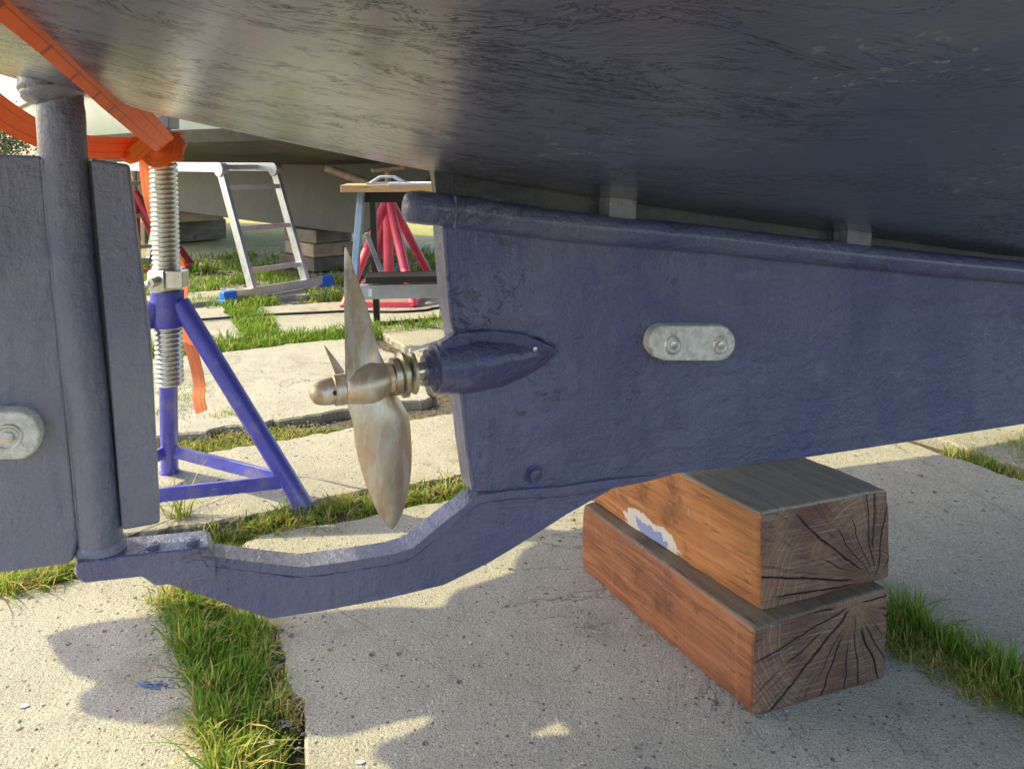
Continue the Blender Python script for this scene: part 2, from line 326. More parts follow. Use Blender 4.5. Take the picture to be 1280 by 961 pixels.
def mat_concrete():
    t = NT('concrete')
    n = t.noise(2.3, 5, .6); f = t.noise(110, 4, .7); g = t.noise(330, 2, .6); m = t.noise(13, 5, .65)
    c = t.mix(t.ss(n, .3, .7), (.35, .33, .27), (.44, .415, .34)); c = t.mix(t.ss(m, .4, .75, 0, .45), c, (.29, .27, .23))
    v = t.vor(115, out='Color'); vd = t.vor(115)
    vx = t.xyz(v); agg = t.math('MULTIPLY', t.ss(vd, .25, .34, 1, 0), t.ss(vx[0], .74, .78))
    c = t.mix(t.math('MULTIPLY', agg, .75), c, t.mix(t.ss(vx[1], .4, .5), (.17, .165, .16), (.60, .57, .50)))
    c = t.mix(t.ss(g, .50, .62, 0, .7), c, (.13, .12, .105)); c = t.mix(t.ss(t.noise(190, 3, .7), .55, .68, 0, .5), c, (.55, .53, .47)); c = t.mix(t.ss(t.noise(75, 4, .75), .56, .68, 0, .5), c, (.15, .145, .135))
    v2 = t.vor(26); v2c = t.xyz(t.vor(26, out='Color'))
    pit = t.math('MULTIPLY', t.ss(t.math('ADD', v2, t.math('MULTIPLY', t.math('SUBTRACT', f, .5), .25)), .08, .16, 1, 0), t.ss(v2c[0], .70, .74))
    v3 = t.vor(75); v3c = t.xyz(t.vor(75, out='Color'))
    pit2 = t.math('MULTIPLY', t.ss(v3, .14, .24, 1, 0), t.ss(v3c[1], .78, .8)); pit = t.math('MAXIMUM', pit, pit2)
    c = t.mix(t.math('MULTIPLY', pit, .75), c, (.10, .095, .09))
    cv = t.noise(1.5, 10, .72, dist=.8); cr = t.math('MULTIPLY', t.ss(t.math('ABSOLUTE', t.math('SUBTRACT', cv, .5)), 0, .0022, 1, 0), t.ss(t.noise(.9, 2), .52, .56)); c = t.mix(t.math('MULTIPLY', cr, .8), c, (.05, .045, .04))
    st = t.ss(t.noise(2.1, 8, .72), .53, .66, 0, .5); c = t.mix(st, c, (.20, .17, .12))
    h = t.math('ADD', t.math('MULTIPLY', f, .5), t.math('ADD', t.math('MULTIPLY', g, .3), t.math('ADD', t.math('MULTIPLY', m, .9), t.math('MULTIPLY', agg, .15))))
    h = t.math('SUBTRACT', h, t.math('ADD', pit, cr))
    return t.out(c, .88, t.bump(h, .9, .007))
def mat_soil():
    t = NT('soil'); x, y, z = t.xyz()
    n = t.noise(3, 6, .65); f = t.noise(60, 5, .7)
    w = t.math('ADD', t.math('MULTIPLY', x, GW.x), t.math('MULTIPLY', y, GW.y))
    dirt = t.mix(t.ss(f, .35, .7), (.055, .042, .03), (.16, .125, .085))
    v = t.vor(38, out='Color'); grav = t.mix(.75, (.30, .28, .25), t.mix(1, v, (.36, .34, .30), 'MULTIPLY')); vx = t.xyz(v)
    grav = t.mix(t.ss(vx[0], .2, .9), (.17, .15, .12), (.50, .45, .36))
    grs = t.mix(t.ss(t.noise(25, 5, .7), .35, .7), (.09, .12, .03), (.22, .21, .07))
    far = t.mix(t.ss(t.noise(.6, 5, .6), .4, .6), (.26, .26, .07), (.38, .34, .12))
    c = t.mix(t.ss(w, 3.6, 4.6), dirt, t.mix(t.ss(t.noise(1.1, 4, .6), .54, .62), grav, grs))
    c = t.mix(t.ss(w, 6.6, 9.0), c, far)
    return t.out(c, .95, t.bump(t.math('ADD', f, t.vor(38)), .8, .012))
def mat_grass():
    t = NT('grass_blade'); a = t.n('ShaderNodeAttribute', attribute_name='tint'); x, y, z = t.xyz(a.outputs['Vector'])
    g = t.mix(y, (.06, .19, .012), (.22, .38, .03)); c = t.mix(x, g, (.52, .42, .13)); c = t.mix(t.ss(z, 0, .4, .5, 0), c, (.20, .17, .08))
    m = t.out(c, .55, Specular_IOR_Level=.3)
    tr = t.n('ShaderNodeBsdfTranslucent', {'Color': c}); mx = t.n('ShaderNodeMixShader', {0: .4, 1: t.b.outputs[0], 2: tr.outputs[0]})
    t.t.links.new(mx.outputs[0], t.t.nodes['Material Output'].inputs[0]); return m
M['concrete'] = mat_concrete(); M['soil'] = mat_soil(); M['grass'] = mat_grass(); M['hull'] = mat_hull()
# ------------------------------------------------------------ ground
mb = MB(); gx = [-400, -60, -20] + list(np.arange(-10, 10.1, .5)) + [20, 60, 400]; gy = [-60, -20, -6] + list(np.arange(-3, 14.1, .5)) + [25, 60, 400]
vs = [(x, y, -.035 + .006 * noise.noise(Vector((x * 2, y * 2, 0)))) for y in gy for x in gx]; nx = len(gx)
mb.add(vs, [(j * nx + i, j * nx + i + 1, (j + 1) * nx + i + 1, (j + 1) * nx + i) for j in range(len(gy) - 1) for i in range(nx - 1)])
g = mb.build('ground', M['soil'], loc=Vector((0, 0, 0))); tag(g, kind='structure')
def slab(u0, u1, w0, w1, seed, rough=.02, top=0.0):
    """one broken-edged concrete slab; corners in paving coordinates"""
    pts = []
    cs = [(u0, w0), (u1, w0), (u1, w1), (u0, w1)]
    for i in range(4):
        a, b = cs[i], cs[(i + 1) % 4]; L = math.hypot(b[0] - a[0], b[1] - a[1]); n = max(4, int(L / .02))
        for k in range(n):
            t = k / n; q = Vector((a[0] + (b[0] - a[0]) * t, a[1] + (b[1] - a[1]) * t, 0))
            def nz(f_, o1, o2): return Vector((noise.noise(q0 * f_ + Vector((seed, o1, 3))), noise.noise(q0 * f_ + Vector((seed, o2, 30))), 0))
            q0 = q.copy(); dv = nz(2.3, 0, 9) * rough * 1.5 + nz(11, 5, 2) * rough * .8 + nz(45, 1, 8) * rough * .4
            e = min(t, 1 - t) * L; cen_ = Vector(((u0 + u1) / 2, (w0 + w1) / 2, 0)); inw = (cen_ - q0).normalized()
            q += dv + inw * (.004 + max(0, .035 - e) * .35); pts.append(GU * q.x + GW * q.y)
    return [Vector((p.x, p.y, top)) for p in pts]
sl = MB()
SL = [(-2.6, .085, .1, 1.77), (.19, 1.215, -.6, 1.78), (1.30, 2.10, -.6, 1.80), (2.19, 3.4, -.6, 1.80), (-2.5, .07, -2.2, .04), (-2.5, -.3, 1.885, 2.36), (-.24, 1.0, 1.90, 2.37),
      (1.08, 2.3, 1.9, 2.9), (2.4, 4, 1.9, 2.9), (-2.4, -.35, 2.55, 3.62), (-.28, .95, 2.56, 3.60), (1.05, 2.3, 3.0, 3.9), (-2.5, .43, 3.84, 4.75), (.60, 1.9, 3.80, 4.6), (-2.4, -.4, 4.95, 5.6), (-.1, 1.2, 4.9, 5.3),
      (-4.6, -2.68, .1, 1.7), (-4.5, -2.6, 1.9, 3.5), (-4.5, -2.6, 3.7, 5)]
for i, q in enumerate(SL):
    top = slab(*q, i * 7.3, .018 if q[3] < 2 else .03, [0, .0, -.004, 0, .002][i % 5])
    inset = [p + Vector((0, 0, -.006)) for p in top]
    cc = sum(top, Vector()) / len(top)
    ins = [p + (cc - p).normalized() * .006 for p in top]
    n = len(top); K = 6
    rings_ = [[cc + (p - cc) * (1 - k / K) + Vector((0, 0, 0)) for p in ins] for k in range(1, K)]
    vv = inset + ins + [p + Vector((0, 0, -.1)) for p in top] + [p for r_ in rings_ for p in r_] + [cc]
    ff = [(k, (k + 1) % n, (k + 1) % n + n, k + n) for k in range(n)] + [(k + 2 * n, (k + 1) % n + 2 * n, (k + 1) % n, k) for k in range(n)]
    lv = [n] + [3 * n + q_ * n for q_ in range(K - 1)]
    for a_, b_ in zip(lv, lv[1:]): ff += [(a_ + k, a_ + (k + 1) % n, b_ + (k + 1) % n, b_ + k) for k in range(n)]
    ff += [(lv[-1] + k, lv[-1] + (k + 1) % n, len(vv) - 1) for k in range(n)]
    sl.add(vv, ff)
so = sl.build('concrete_paving', M['concrete'], loc=Vector((0, 0, 0)), smooth=12); tag(so, kind='structure')
# ------------------------------------------------------------ grass
def inpoly(p, poly):
    c = False; n = len(poly)
    for i in range(n):
        a, b = poly[i], poly[(i + 1) % n]
        if (a[1] > p[1]) != (b[1] > p[1]) and p[0] < (b[0] - a[0]) * (p[1] - a[1]) / (b[1] - a[1]) + a[0]: c = not c
    return c
G_v, G_f, G_a = [], [], []
def blades(pos, h, width, dry, lean=.6, z0=-.03):
    for (x, y) in pos:
        hh = h * random.uniform(.35, 1.1) * (1 + .5 * noise.noise(Vector((x * 9, y * 9, 0)))); a = random.uniform(0, 6.283); b = a + random.gauss(0, .5)
        w = width * random.uniform(.6, 1.3); ln = abs(random.gauss(0, lean)) * hh
        dx, dy = math.cos(a), math.sin(a); sx, sy = -math.sin(b) * w / 2, math.cos(b) * w / 2
        d = 1.0 if random.random() < dry else random.uniform(0, .18); gr = random.random(); o = len(G_v)
        for t, ww in ((0, 1), (.4, .95), (.75, .65)):
            cx, cy, cz = x + dx * ln * t * t, y + dy * ln * t * t, z0 + hh * (t - .25 * t * t * min(1, ln / hh))
            G_v.append((cx - sx * ww, cy - sy * ww, cz)); G_v.append((cx + sx * ww, cy + sy * ww, cz)); G_a.extend([(d, gr, t), (d, gr, t)])
        G_v.append((x + dx * ln, y + dy * ln, z0 + hh * (1 - .3 * min(1.2, ln / hh)))); G_a.append((d, gr, 1))
        G_f.extend([(o, o + 1, o + 3, o + 2), (o + 2, o + 3, o + 5, o + 4), (o + 4, o + 5, o + 6)])
def fill_px(poly, n, h, w, dry, lean=.6, clump=.35):
    P = [gz(*p) for p in poly]; xs = [p.x for p in P]; ys = [p.y for p in P]; out = []; tries = 0
    while len(out) < n and tries < n * 30:
        tries += 1; p = (random.uniform(min(xs), max(xs)), random.uniform(min(ys), max(ys)))
        if not inpoly(p, P): continue
        if noise.noise(Vector((p[0] * 14, p[1] * 14, 5))) < random.uniform(-.9, clump) - .35: continue
        out.append(p)
    blades(out, h, w, dry, lean)
def fill_uw(u0, u1, w0, w1, n, h, w, dry, lean=.6, thr=-1.0):
    out = []; tries = 0
    while len(out) < n and tries < n * 20:
        tries += 1
        a, b = random.uniform(u0, u1), random.uniform(w0, w1)
        if noise.noise(Vector((a * 3, b * 3, 9))) + .4 * noise.noise(Vector((a * 11, b * 11, 2))) < thr: continue
        p = GU * a + GW * b; out.append((p.x, p.y))
    blades(out, h, w, dry, lean)
# strip in front between the two near slabs
fill_px([(200, 745), (262, 752), (318, 772), (333, 800), (342, 850), (340, 900), (300, 905), (256, 905), (230, 850), (212, 800)], 6200, .055, .0032, .05)
fill_px([(262, 885), (350, 890), (350, 961), (352, 1000), (278, 1000), (266, 950)], 2600, .045, .003, .28)
fill_px([(335, 790), (385, 830), (372, 900), (345, 910)], 1100, .022, .002, .9, 1.2)
fill_px([(190, 735), (262, 742), (300, 765), (230, 772)], 900, .035, .003, .45, .9)
# right strip
fill_px([(1108, 765), (1150, 775), (1215, 812), (1280, 855), (1400, 930), (1400, 985), (1280, 897), (1215, 860), (1150, 815), (1108, 800)], 5600, .058, .0026, .12, .5)
fill_px([(1108, 805), (1150, 820), (1215, 858), (1280, 900), (1280, 915), (1200, 865), (1108, 822)], 1600, .024, .0018, .9, 1.3)
# far right patch
fill_px([(1178, 556), (1215, 545), (1400, 535), (1400, 640), (1280, 600), (1225, 578)], 4200, .05, .0028, .35, .8)
# behind the skeg: joint between first and second row
fill_px([(-60, 716), (100, 694), (100, 716), (40, 738), (-60, 760)], 2600, .04, .0028, .35, .7)
fill_px([(150, 672), (205, 658), (250, 664), (400, 655), (470, 628), (585, 598), (590, 614), (505, 655), (420, 668), (330, 684), (250, 692), (165, 690)], 9500, .032, .0028, .35, .8)
fill_uw(.8, 2.2, 1.79, 1.88, 1500, .035, .003, .3)
# second joint, thin dry mat
fill_px([(196, 500), (240, 498), (300, 522), (430, 528), (520, 515), (575, 512), (575, 532), (430, 548), (330, 552), (220, 556), (196, 560)], 9000, .022, .0035, .45, 1.1)
fill_px([(196, 470), (262, 480), (300, 520), (240, 525), (196, 520)], 3500, .04, .004, .25, .8)
# further joints
fill_uw(-2.3, 1.6, 3.62, 3.86, 9000, .07, .006, .08, .6, -.35)
fill_uw(.42, .62, 3.84, 4.9, 3000, .07, .006, .10)
fill_uw(-2.6, 1.8, 4.70, 5.05, 7000, .07, .007, .1, .6, -.12)
fill_uw(-3, 2.5, 5.2, 7.4, 12000, .08, .009, .12, .6, .06)
fill_uw(-2.42, 0, 1.78, 1.9, 1200, .03, .003, .4)
def ragged(p0, p1, n, sg, h, w, dry, lean):
    A, B = gz(*p0), gz(*p1); out = []
    tufts = [(random.random(), random.gauss(0, sg), random.gauss(0, sg)) for _ in range(max(6, n // 14))]
    for _ in range(n):
        t, a_, b_ = random.choice(tufts); out.append((A.x + (B.x - A.x) * t + a_ + random.gauss(0, .006), A.y + (B.y - A.y) * t + b_ + random.gauss(0, .006)))
    blades(out, h, w, dry, lean, z0=-.012)
ragged((236, 750), (262, 900), 500, .010, .055, .003, .3, 1.0)
ragged((262, 900), (300, 980), 500, .02, .05, .003, .4, 1.0)
ragged((325, 780), (350, 900), 500, .009, .035, .0025, .75, 1.3)
ragged((1112, 800), (1280, 890), 1300, .018, .045, .0025, .5, 1.1)
ragged((1112, 765), (1280, 860), 900, .015, .07, .0025, .15, .7)
ragged((255, 668), (580, 605), 1500, .022, .045, .003, .4, 1.0)
ragged((200, 650), (235, 640), 60, .02, .12, .003, .5, .8)
ragged((0, 740), (95, 712), 600, .02, .05, .003, .5, 1.0)
ragged((195, 745), (260, 760), 300, .02, .05, .003, .6, 1.0)
me = bpy.data.meshes.new('grass'); me.from_pydata(G_v, [], G_f); me.materials.append(M['grass'])
aa = me.attributes.new('tint', 'FLOAT_VECTOR', 'POINT'); aa.data.foreach_set('vector', np.array(G_a, dtype=float).ravel()); me.shade_smooth()
go = bpy.data.objects.new('grass', me); S.collection.objects.link(go); tag(go, 'green and straw coloured grass growing in the joints between the concrete slabs', 'grass', kind='stuff')
# crumbs and pebbles
def stones(n, region, smin, smax, z=0.0, mbx=None, flat=.6):
    for _ in range(n):
        x, y = region(); s_ = random.uniform(smin, smax) * random.uniform(.6, 1.3); k = 6; vs = []
        a0 = random.random() * 6
        for (zz, rr) in ((-.3, .8), (.25, 1), (.75, .55)):
            for j in range(k):
                a = a0 + j * 6.283 / k; q = s_ * rr * random.uniform(.5, 1.3); vs.append((x + math.cos(a) * q, y + math.sin(a) * q, z + zz * s_ * flat))
        fs = [tuple(range(5, -1, -1)), tuple(range(12, 18))] + [(r_ * 6 + j, r_ * 6 + (j + 1) % 6, r_ * 6 + 6 + (j + 1) % 6, r_ * 6 + 6 + j) for r_ in (0, 1) for j in range(6)]
        mbx.add(vs, fs)
st = MB()
def gaussline(a, b, sg):
    A, B = gz(*a), gz(*b)
    def f():
        t = random.random(); return (A.x + (B.x - A.x) * t + random.gauss(0, sg), A.y + (B.y - A.y) * t + random.gauss(0, sg))
    return f
stones(260, lambda: (random.uniform(-1.1, 1.5), random.uniform(.95, 2.6)), .001, .003, .001, st)
stones(28, lambda: (random.uniform(-.9, 1.2), random.uniform(1.0, 2.2)), .003, .007, .001, st)
stones(500, gaussline((255, 655), (575, 605), .03), .001, .005, -.006, st)
stones(300, gaussline((330, 780), (375, 920), .02), .0015, .004, -.002, st)
stones(350, gaussline((240, 545), (570, 520), .035), .0015, .005, -.004, st)
stones(160, gaussline((190, 745), (330, 920), .03), .0015, .004, 0, st)
stones(160, gaussline((1110, 815), (1280, 905), .015), .0015, .004, -.002, st)
stones(900, lambda: tuple((GU * random.uniform(-2, 2) + GW * random.uniform(5, 7))[:2]), .006, .02, -.03, st)
so = st.build('gravel', M['stone'], loc=Vector((0, 0, 0))); tag(so, 'small dark pebbles and concrete crumbs scattered over the slabs and joints', 'gravel', kind='stuff')
fk = MB()
for (px, py, s_) in ((30, 882, 6), (53, 880, 3), (450, 952, 6), (340, 928, 4), (588, 803, 3), (1010, 768, 3)):
    p = gz(px, py, .001); s_ *= .0012; a = random.random() * 3
    fk.prism([p + Vector((math.cos(a + b) * s_ * random.uniform(.7, 1.2), math.sin(a + b) * s_ * random.uniform(.5, 1), 0)) for b in (0, 1.1, 2.2, 3.3, 4.2, 5.3)], (0, 0, .0012))
tag(fk.build('paint_flakes', [M['flake']], loc=Vector((0, 0, 0))), 'tiny pale flakes of old paint lying loose on the concrete', 'flakes', kind='stuff')
fk = MB()
for i in range(34):
    p = gz(random.gauss(192, 14), random.gauss(856, 3.0), .0008); s_ = random.uniform(.001, .004); a = random.random() * 3
    fk.prism([p + Vector((math.cos(a + b) * s_ * 1.6, math.sin(a + b) * s_ * .6, 0)) for b in (0, 1.1, 2.2, 3.3, 4.2, 5.3)], (0, 0, .0006))
tag(fk.build('blue_paint_crumbs', [M['blueflake']], loc=Vector((0, 0, 0))), 'smear of blue paint crumbs on the shaded slab left of the grass', 'paint crumbs', kind='stuff')
# ------------------------------------------------------------ THE BOAT
boat = thing('sailing_boat', 'large navy blue boat with keel, bronze propeller and rudder, resting on red timber blocks', 'boat', kw(.6, KW0, .3))
cl = [kuz(*p) for p in ((0, 92), (100, 117), (200, 139), (350, 174), (450, 197), (545, 215), (760, 250), (1060, 293), (1280, 323))]
CU = [-2.0, -.42] + [c[0] for c in cl] + [2.6, 4.2, 6.0, 7.6, 8.6]; CZ = [1.42, cl[0][1] + .075] + [c[1] for c in cl] + [.56, .55, .66, 1.0, 1.7]
def zc(u): return float(np.interp(u, CU, CZ))
CZs = np.array([np.mean([zc(u + d) for d in np.linspace(-.10, .10, 9)]) for u in np.linspace(-2, 8.6, 1061)])
def zc2(u): return float(np.interp(u, np.linspace(-2, 8.6, 1061), CZs))
def beam(u): return float(np.interp(u, [-.55, 0, .6, 1.5, 3, 5, 7, 8.2, 8.6], [1.27, 1.29, 1.32, 1.42, 1.52, 1.35, .85, .3, .03]))
def hz(u, s):
    b = beam(u) * 1.02; q = min(abs(s) / b, .999); lo = zc2(u)
    D_ = float(np.interp(u, [.05, .5, 1.0, 2.0, 5], [.035, .11, .26, .38, .5])); H_ = float(np.interp(u, [-.5, .0, .8], [.24, .32, .55])); return lo + D_ * (math.sqrt(s * s + .0009) - .03) + H_ * (1 - (1 - q ** 2.5) ** .4)
hb = MB(); us = list(np.concatenate([np.arange(-.55, 2.4, .04), np.arange(2.4, 8.61, .15)])); rows = 49
tt = np.linspace(-1, 1, rows)
vs = []
for u in us:
    b = beam(u)
    ring = []
    ts = [1.62] + [None]
    zt = 1.62 + .02 * (u - 3) ** 2 * .5
    side = []
    for k in range(24):
        t = k / 23; s_ = b * 1.02 * math.sin(t * math.pi / 2 * .97); side.append((s_, hz(u, s_)))
    side += [(b * 1.03, side[-1][1] + .15), (b * 1.02, side[-1][1] + .45)]
    full = [(-s_, z) for s_, z in side[::-1]] + side[1:]
    full += [(b * .6, full[-1][1] + .05), (0, full[-1][1] + .08), (-b * .6, full[-1][1] + .05)]
    for s_, z in full: vs.append(kw(u, KW0 + .0225 + s_, z))
    L = len(full)
fs = [(i * L + j, i * L + (j + 1) % L, (i + 1) * L + (j + 1) % L, (i + 1) * L + j) for i in range(len(us) - 1) for j in range(L)]
fs += [tuple(range(L)), tuple((len(us) - 1) * L + j for j in range(L))[::-1]]
hb.add(vs, fs)
hull = hb.build('hull', M['hull'], boat, smooth=50)
# unseen sheet added off the stern, outlined to cast the near left slab's shadow
PZ = 1.05; sh = Vector((SUNH.x, SUNH.y, 0)) * (PZ / math.tan(SUN_EL)) + Vector((0, 0, PZ))
def unshade(px, py): return gz(px, py) + sh
outer = [(572, 737), (561, 747), (546, 759), (486, 758), (394, 765), (337, 769), (270, 765), (215, 767), (139, 775), (90, 784), (56, 795), (82, 836), (124, 854), (99, 869), (101, 887), (131, 899), (206, 905), (262, 905), (345, 914), (394, 917), (424, 910), (480, 896), (550, 886), (524, 910), (475, 929), (466, 944)]
def crv(a, b): return [(v.x, v.y) for v in smooth_path([Vector((x, y, 0)) for x, y in outer[a:b]], 4)]
outer = crv(0, 11)[:-1] + crv(10, 13)[:-1] + crv(12, 23)[:-1] + crv(22, len(outer))
P = [unshade(*p) for p in outer] + [kw(-.74, KW0 + .59, PZ), kw(-.42, KW0 + .58, PZ), kw(-.40, KW0 + .93, PZ), kw(-.385, KW0 + 1.07, PZ)]
hole = [unshade(*p) for p in ((619, 922), (689, 888), (713, 917))]
pb = MB(); allp = P + hole; tr = tessellate_polygon([P, hole]); n = len(allp); nP = len(P)
th = Vector((0, 0, .03)); pb.add(allp + [p + th for p in allp], [tuple(t) for t in tr] + [tuple(i + n for i in t[::-1]) for t in tr] +
    [(i, (i + 1) % nP, (i + 1) % nP + n, i + n) for i in range(nP)] + [(nP + i, nP + (i + 1) % 3, nP + (i + 1) % 3 + n, nP + i + n) for i in range(3)])
pb.build('shadow_caster', M['tubewood'], boat, smooth=20)
# keel
TK = .045
def kpoly(pts, o0, o1, m=None):
    b = m or MB(); b.prism([kp(x, y, o0) for x, y in pts], KW * (o1 - o0)); return b
tubeline = [(504, 258), (540, 261), (569, 264), (640, 274), (720, 284), (900, 301), (1060, 319), (1280, 341), (1500, 362)]
kb_ = [(553, 283), (557, 340), (562, 395), (567, 418), (574, 485), (582, 560), (590, 614), (640, 613), (760, 606), (830, 594), (1000, 573), (1280, 530), (1420, 508)]
U1, Z1 = kuz(1420, 508)
poly = [kp(*p) for p in kb_] + [kw(3.6, KW0, .27), kw(4.6, KW0, .40), kw(5.0, KW0, zc2(5) + .02)] + [kw(u, KW0, zc2(u) + .02) for u in (4, 3, 2.4)] + [kp(*p) for p in tubeline[::-1][:-2]]
b = MB(); b.prism(poly, KW * TK)
# weld beads round the plate edge
def bead(pts, r, off, m, n=7, wob=.25):
    path = smooth_path([kp(x, y, off) for x, y in pts], 10)
    m.tube(path, r, n, fn=lambda i, a: 1 + wob * noise.noise(Vector((i * .45, a, r * 900))))
bead([(556, 285), (560, 345), (565, 397), (570, 418)], .0035, .002, b); bead([(577, 492), (585, 565), (592, 608)], .0035, .002, b)
keel = b.build('keel', M['keel'], boat, smooth=40, bevel=.004, bseg=3)
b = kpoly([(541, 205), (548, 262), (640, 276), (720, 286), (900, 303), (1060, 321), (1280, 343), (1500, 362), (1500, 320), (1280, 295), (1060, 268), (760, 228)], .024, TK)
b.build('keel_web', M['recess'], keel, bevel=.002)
def lumpy(i, a): return 1 + .05 * noise.noise(Vector((i * .22, math.cos(a) * 1.2, math.sin(a) * 1.2)))
path = smooth_path([kp(x, y, -.004) for x, y in tubeline], 12); r0 = [.0235] * len(path)
for i, f_ in enumerate((.25, .55, .75, .87, .94, .98)): r0[i] = .0235 * f_
path = [path[0] + (path[i] - path[0]) * 1 for i in range(len(path))]
for i, x in enumerate((0, .0012, .003, .006, .010, .015)): path[i] = path[0] + (path[12] - path[0]).normalized() * x if i else path[0]
b = MB(); b.tube(path, r0, 24, fn=lumpy)
bead([(569, 245), (571, 262), (568, 285)], .002, -.0265, b)
b.build('exhaust_pipe', M['keel'], keel, smooth=60)
for poly_ in ([(764, 241), (797, 245), (796, 276), (762, 272)], [(1061, 283), (1091, 286), (1090, 309), (1060, 305)]):
    kpoly(poly_, -.013, .024).build('spacer_block', M['worn'], keel, bevel=.003)
# stern tube boss
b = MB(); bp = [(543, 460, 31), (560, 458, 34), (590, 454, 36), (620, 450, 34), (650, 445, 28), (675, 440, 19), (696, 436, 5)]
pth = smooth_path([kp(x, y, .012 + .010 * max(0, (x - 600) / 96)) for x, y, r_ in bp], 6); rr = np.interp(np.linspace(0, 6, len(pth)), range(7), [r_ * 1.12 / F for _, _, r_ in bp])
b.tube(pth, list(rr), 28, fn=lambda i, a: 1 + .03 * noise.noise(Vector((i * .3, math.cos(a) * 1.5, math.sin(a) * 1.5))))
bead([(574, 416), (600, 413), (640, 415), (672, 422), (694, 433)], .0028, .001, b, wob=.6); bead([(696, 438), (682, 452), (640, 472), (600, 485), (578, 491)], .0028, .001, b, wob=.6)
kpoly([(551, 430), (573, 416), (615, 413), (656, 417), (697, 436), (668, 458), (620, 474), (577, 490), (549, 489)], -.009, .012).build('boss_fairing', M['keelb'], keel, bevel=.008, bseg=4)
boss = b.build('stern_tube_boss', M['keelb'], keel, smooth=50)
b = MB(); b.tube([kp(x, y, .020) for x, y in ((530, 464), (536, 463), (536.5, 463), (548, 460))], [.0225, .0235, .031, .032], 28)
b.build('boss_collar', M['keelb'], keel, smooth=30)
def hexbolt(m, c, axis, r, h, washer=1.6, n=6, mi=0):
    axis = Vector(axis).normalized(); c = Vector(c)
    if washer: m.tube([c - axis * .0005, c + axis * h * .22], r * washer, 20, mi)
    m.tube([c + axis * h * .2, c + axis * h * .9, c + axis * h], [r, r, r * .8], n, mi)
b = MB(); hexbolt(b, kp(668, 436, -.008), -KW, .0035, .004, 1.7, 12); b.build('grub_screw', M['bolt'], keel)
b = MB(); hexbolt(b, kp(667, 592, 0), -KW, .0105, .011, 1.3, 6); b.build('keel_bolt', M['keelb'], keel)
def anode(x0, x1, y0, y1, bolts, parent, th=.022, off=0.0):
    ry = (y1 - y0) / 2; cy = (y0 + y1) / 2; pts = []
    for a in np.linspace(-90, 90, 12): pts.append((x1 - ry + ry * math.cos(R(a)), cy + ry * math.sin(R(a))))
    for a in np.linspace(90, 270, 12): pts.append((x0 + ry + ry * math.cos(R(a)), cy + ry * math.sin(R(a))))
    pts = [(x + 1.1 * noise.noise(Vector((x * .12, y * .12, 1))), y + 1.1 * noise.noise(Vector((x * .12, y * .12, 7)))) for x, y in pts]
    b = MB(); A = [kp(x, y, off) for x, y in pts]; cen = sum(A, Vector()) / len(A); Bq = [p - KW * th * .75 for p in A]; Cq = [cen + (p - cen) * .93 - KW * th for p in A]
    n = len(A); fs = []
    for r_ in (0, 1): fs += [(r_ * n + k, r_ * n + (k + 1) % n, (r_ + 1) * n + (k + 1) % n, (r_ + 1) * n + k) for k in range(n)]
    b.add(A + Bq + Cq, fs + [tuple(2 * n + k for k in range(n))[::-1]])
    an = b.build('anode', M['anode'], parent, smooth=35, bevel=.002)
    an['label'] = 'pale corroded zinc anode with rounded ends'
    for bx, by in bolts:
        b = MB(); c = kp(bx, by, off) - KW * (th - .001); rg = [c + KU * .0135 * math.cos(a) + Vector((0, 0, .0135 * math.sin(a))) for a in np.linspace(0, 6.283, 22)]
        b.tube(rg, .0028, 8, cap=False); hexbolt(b, c + KW * .002, -KW, .0072, .006, 1.5); b.build('anode_bolt', M['bolt'], an)
anode(804, 911, 403, 448, ((831, 428), (890, 428)), keel)
# skeg carrying the rudder heel
sk = [(597, 624), (556, 656), (516, 688), (460, 699), (380, 712), (330, 707), (285, 702), (262, 706), (210, 730), (270, 750), (337, 773), (400, 764), (480, 749), (555, 731), (610, 704), (650, 680), (710, 642), (767, 610), (800, 604), (840, 594), (835, 588), (760, 598), (680, 611)]
b = kpoly(sk, -.002, .028)
topedge = [(822, 594), (790, 597), (760, 600), (700, 609), (640, 613), (598, 620), (556, 652), (516, 685), (490, 693), (440, 701), (380, 709), (330, 704), (285, 698), (268, 696)]
up = [(x, y) for x, y in topedge]; lo = [(x, y + (12 if x < 590 else 9 if x < 770 else 5 if x < 800 else 2)) for x, y in topedge]
vs_ = []
for (x, y), (x2, y2) in zip(up, lo): vs_ += [kp(x, y, -.008), kp(x2, y2, -.008), kp(x2, y2, -.008) + KW * .040, kp(x, y, -.008) + KW * .040]
nn_ = len(up); b.add(vs_, [(i * 4 + j, i * 4 + (j + 1) % 4, i * 4 + 4 + (j + 1) % 4, i * 4 + 4 + j) for i in range(nn_ - 1) for j in range(4)] + [(0, 1, 2, 3), tuple((nn_ - 1) * 4 + j for j in (3, 2, 1, 0))])
bead([(x, y + 13) for x, y in topedge if x < 765], .0022, -.002, b, wob=.6)
skeg = b.build('skeg', M['skeg'], boat, smooth=30, bevel=.0025)
b = kpoly([(94, 707), (103, 702), (165, 694), (262, 684), (270, 700), (271, 722), (194, 733), (176, 721), (104, 729), (95, 722)], -.013, .040)
heel = b.build('heel_fitting', M['skeg'], skeg, bevel=.004)
for x, y, o_ in ((192, 690, .004), (242, 684, .004), (194, 690, .028), (243, 684, .028)):
    b = MB(); c = kp(x, y, o_); zt = c.z; hexbolt(b, c, (0, 0, 1), .0085, .010, 1.35); b.build('heel_bolt', M['skeg'], heel)
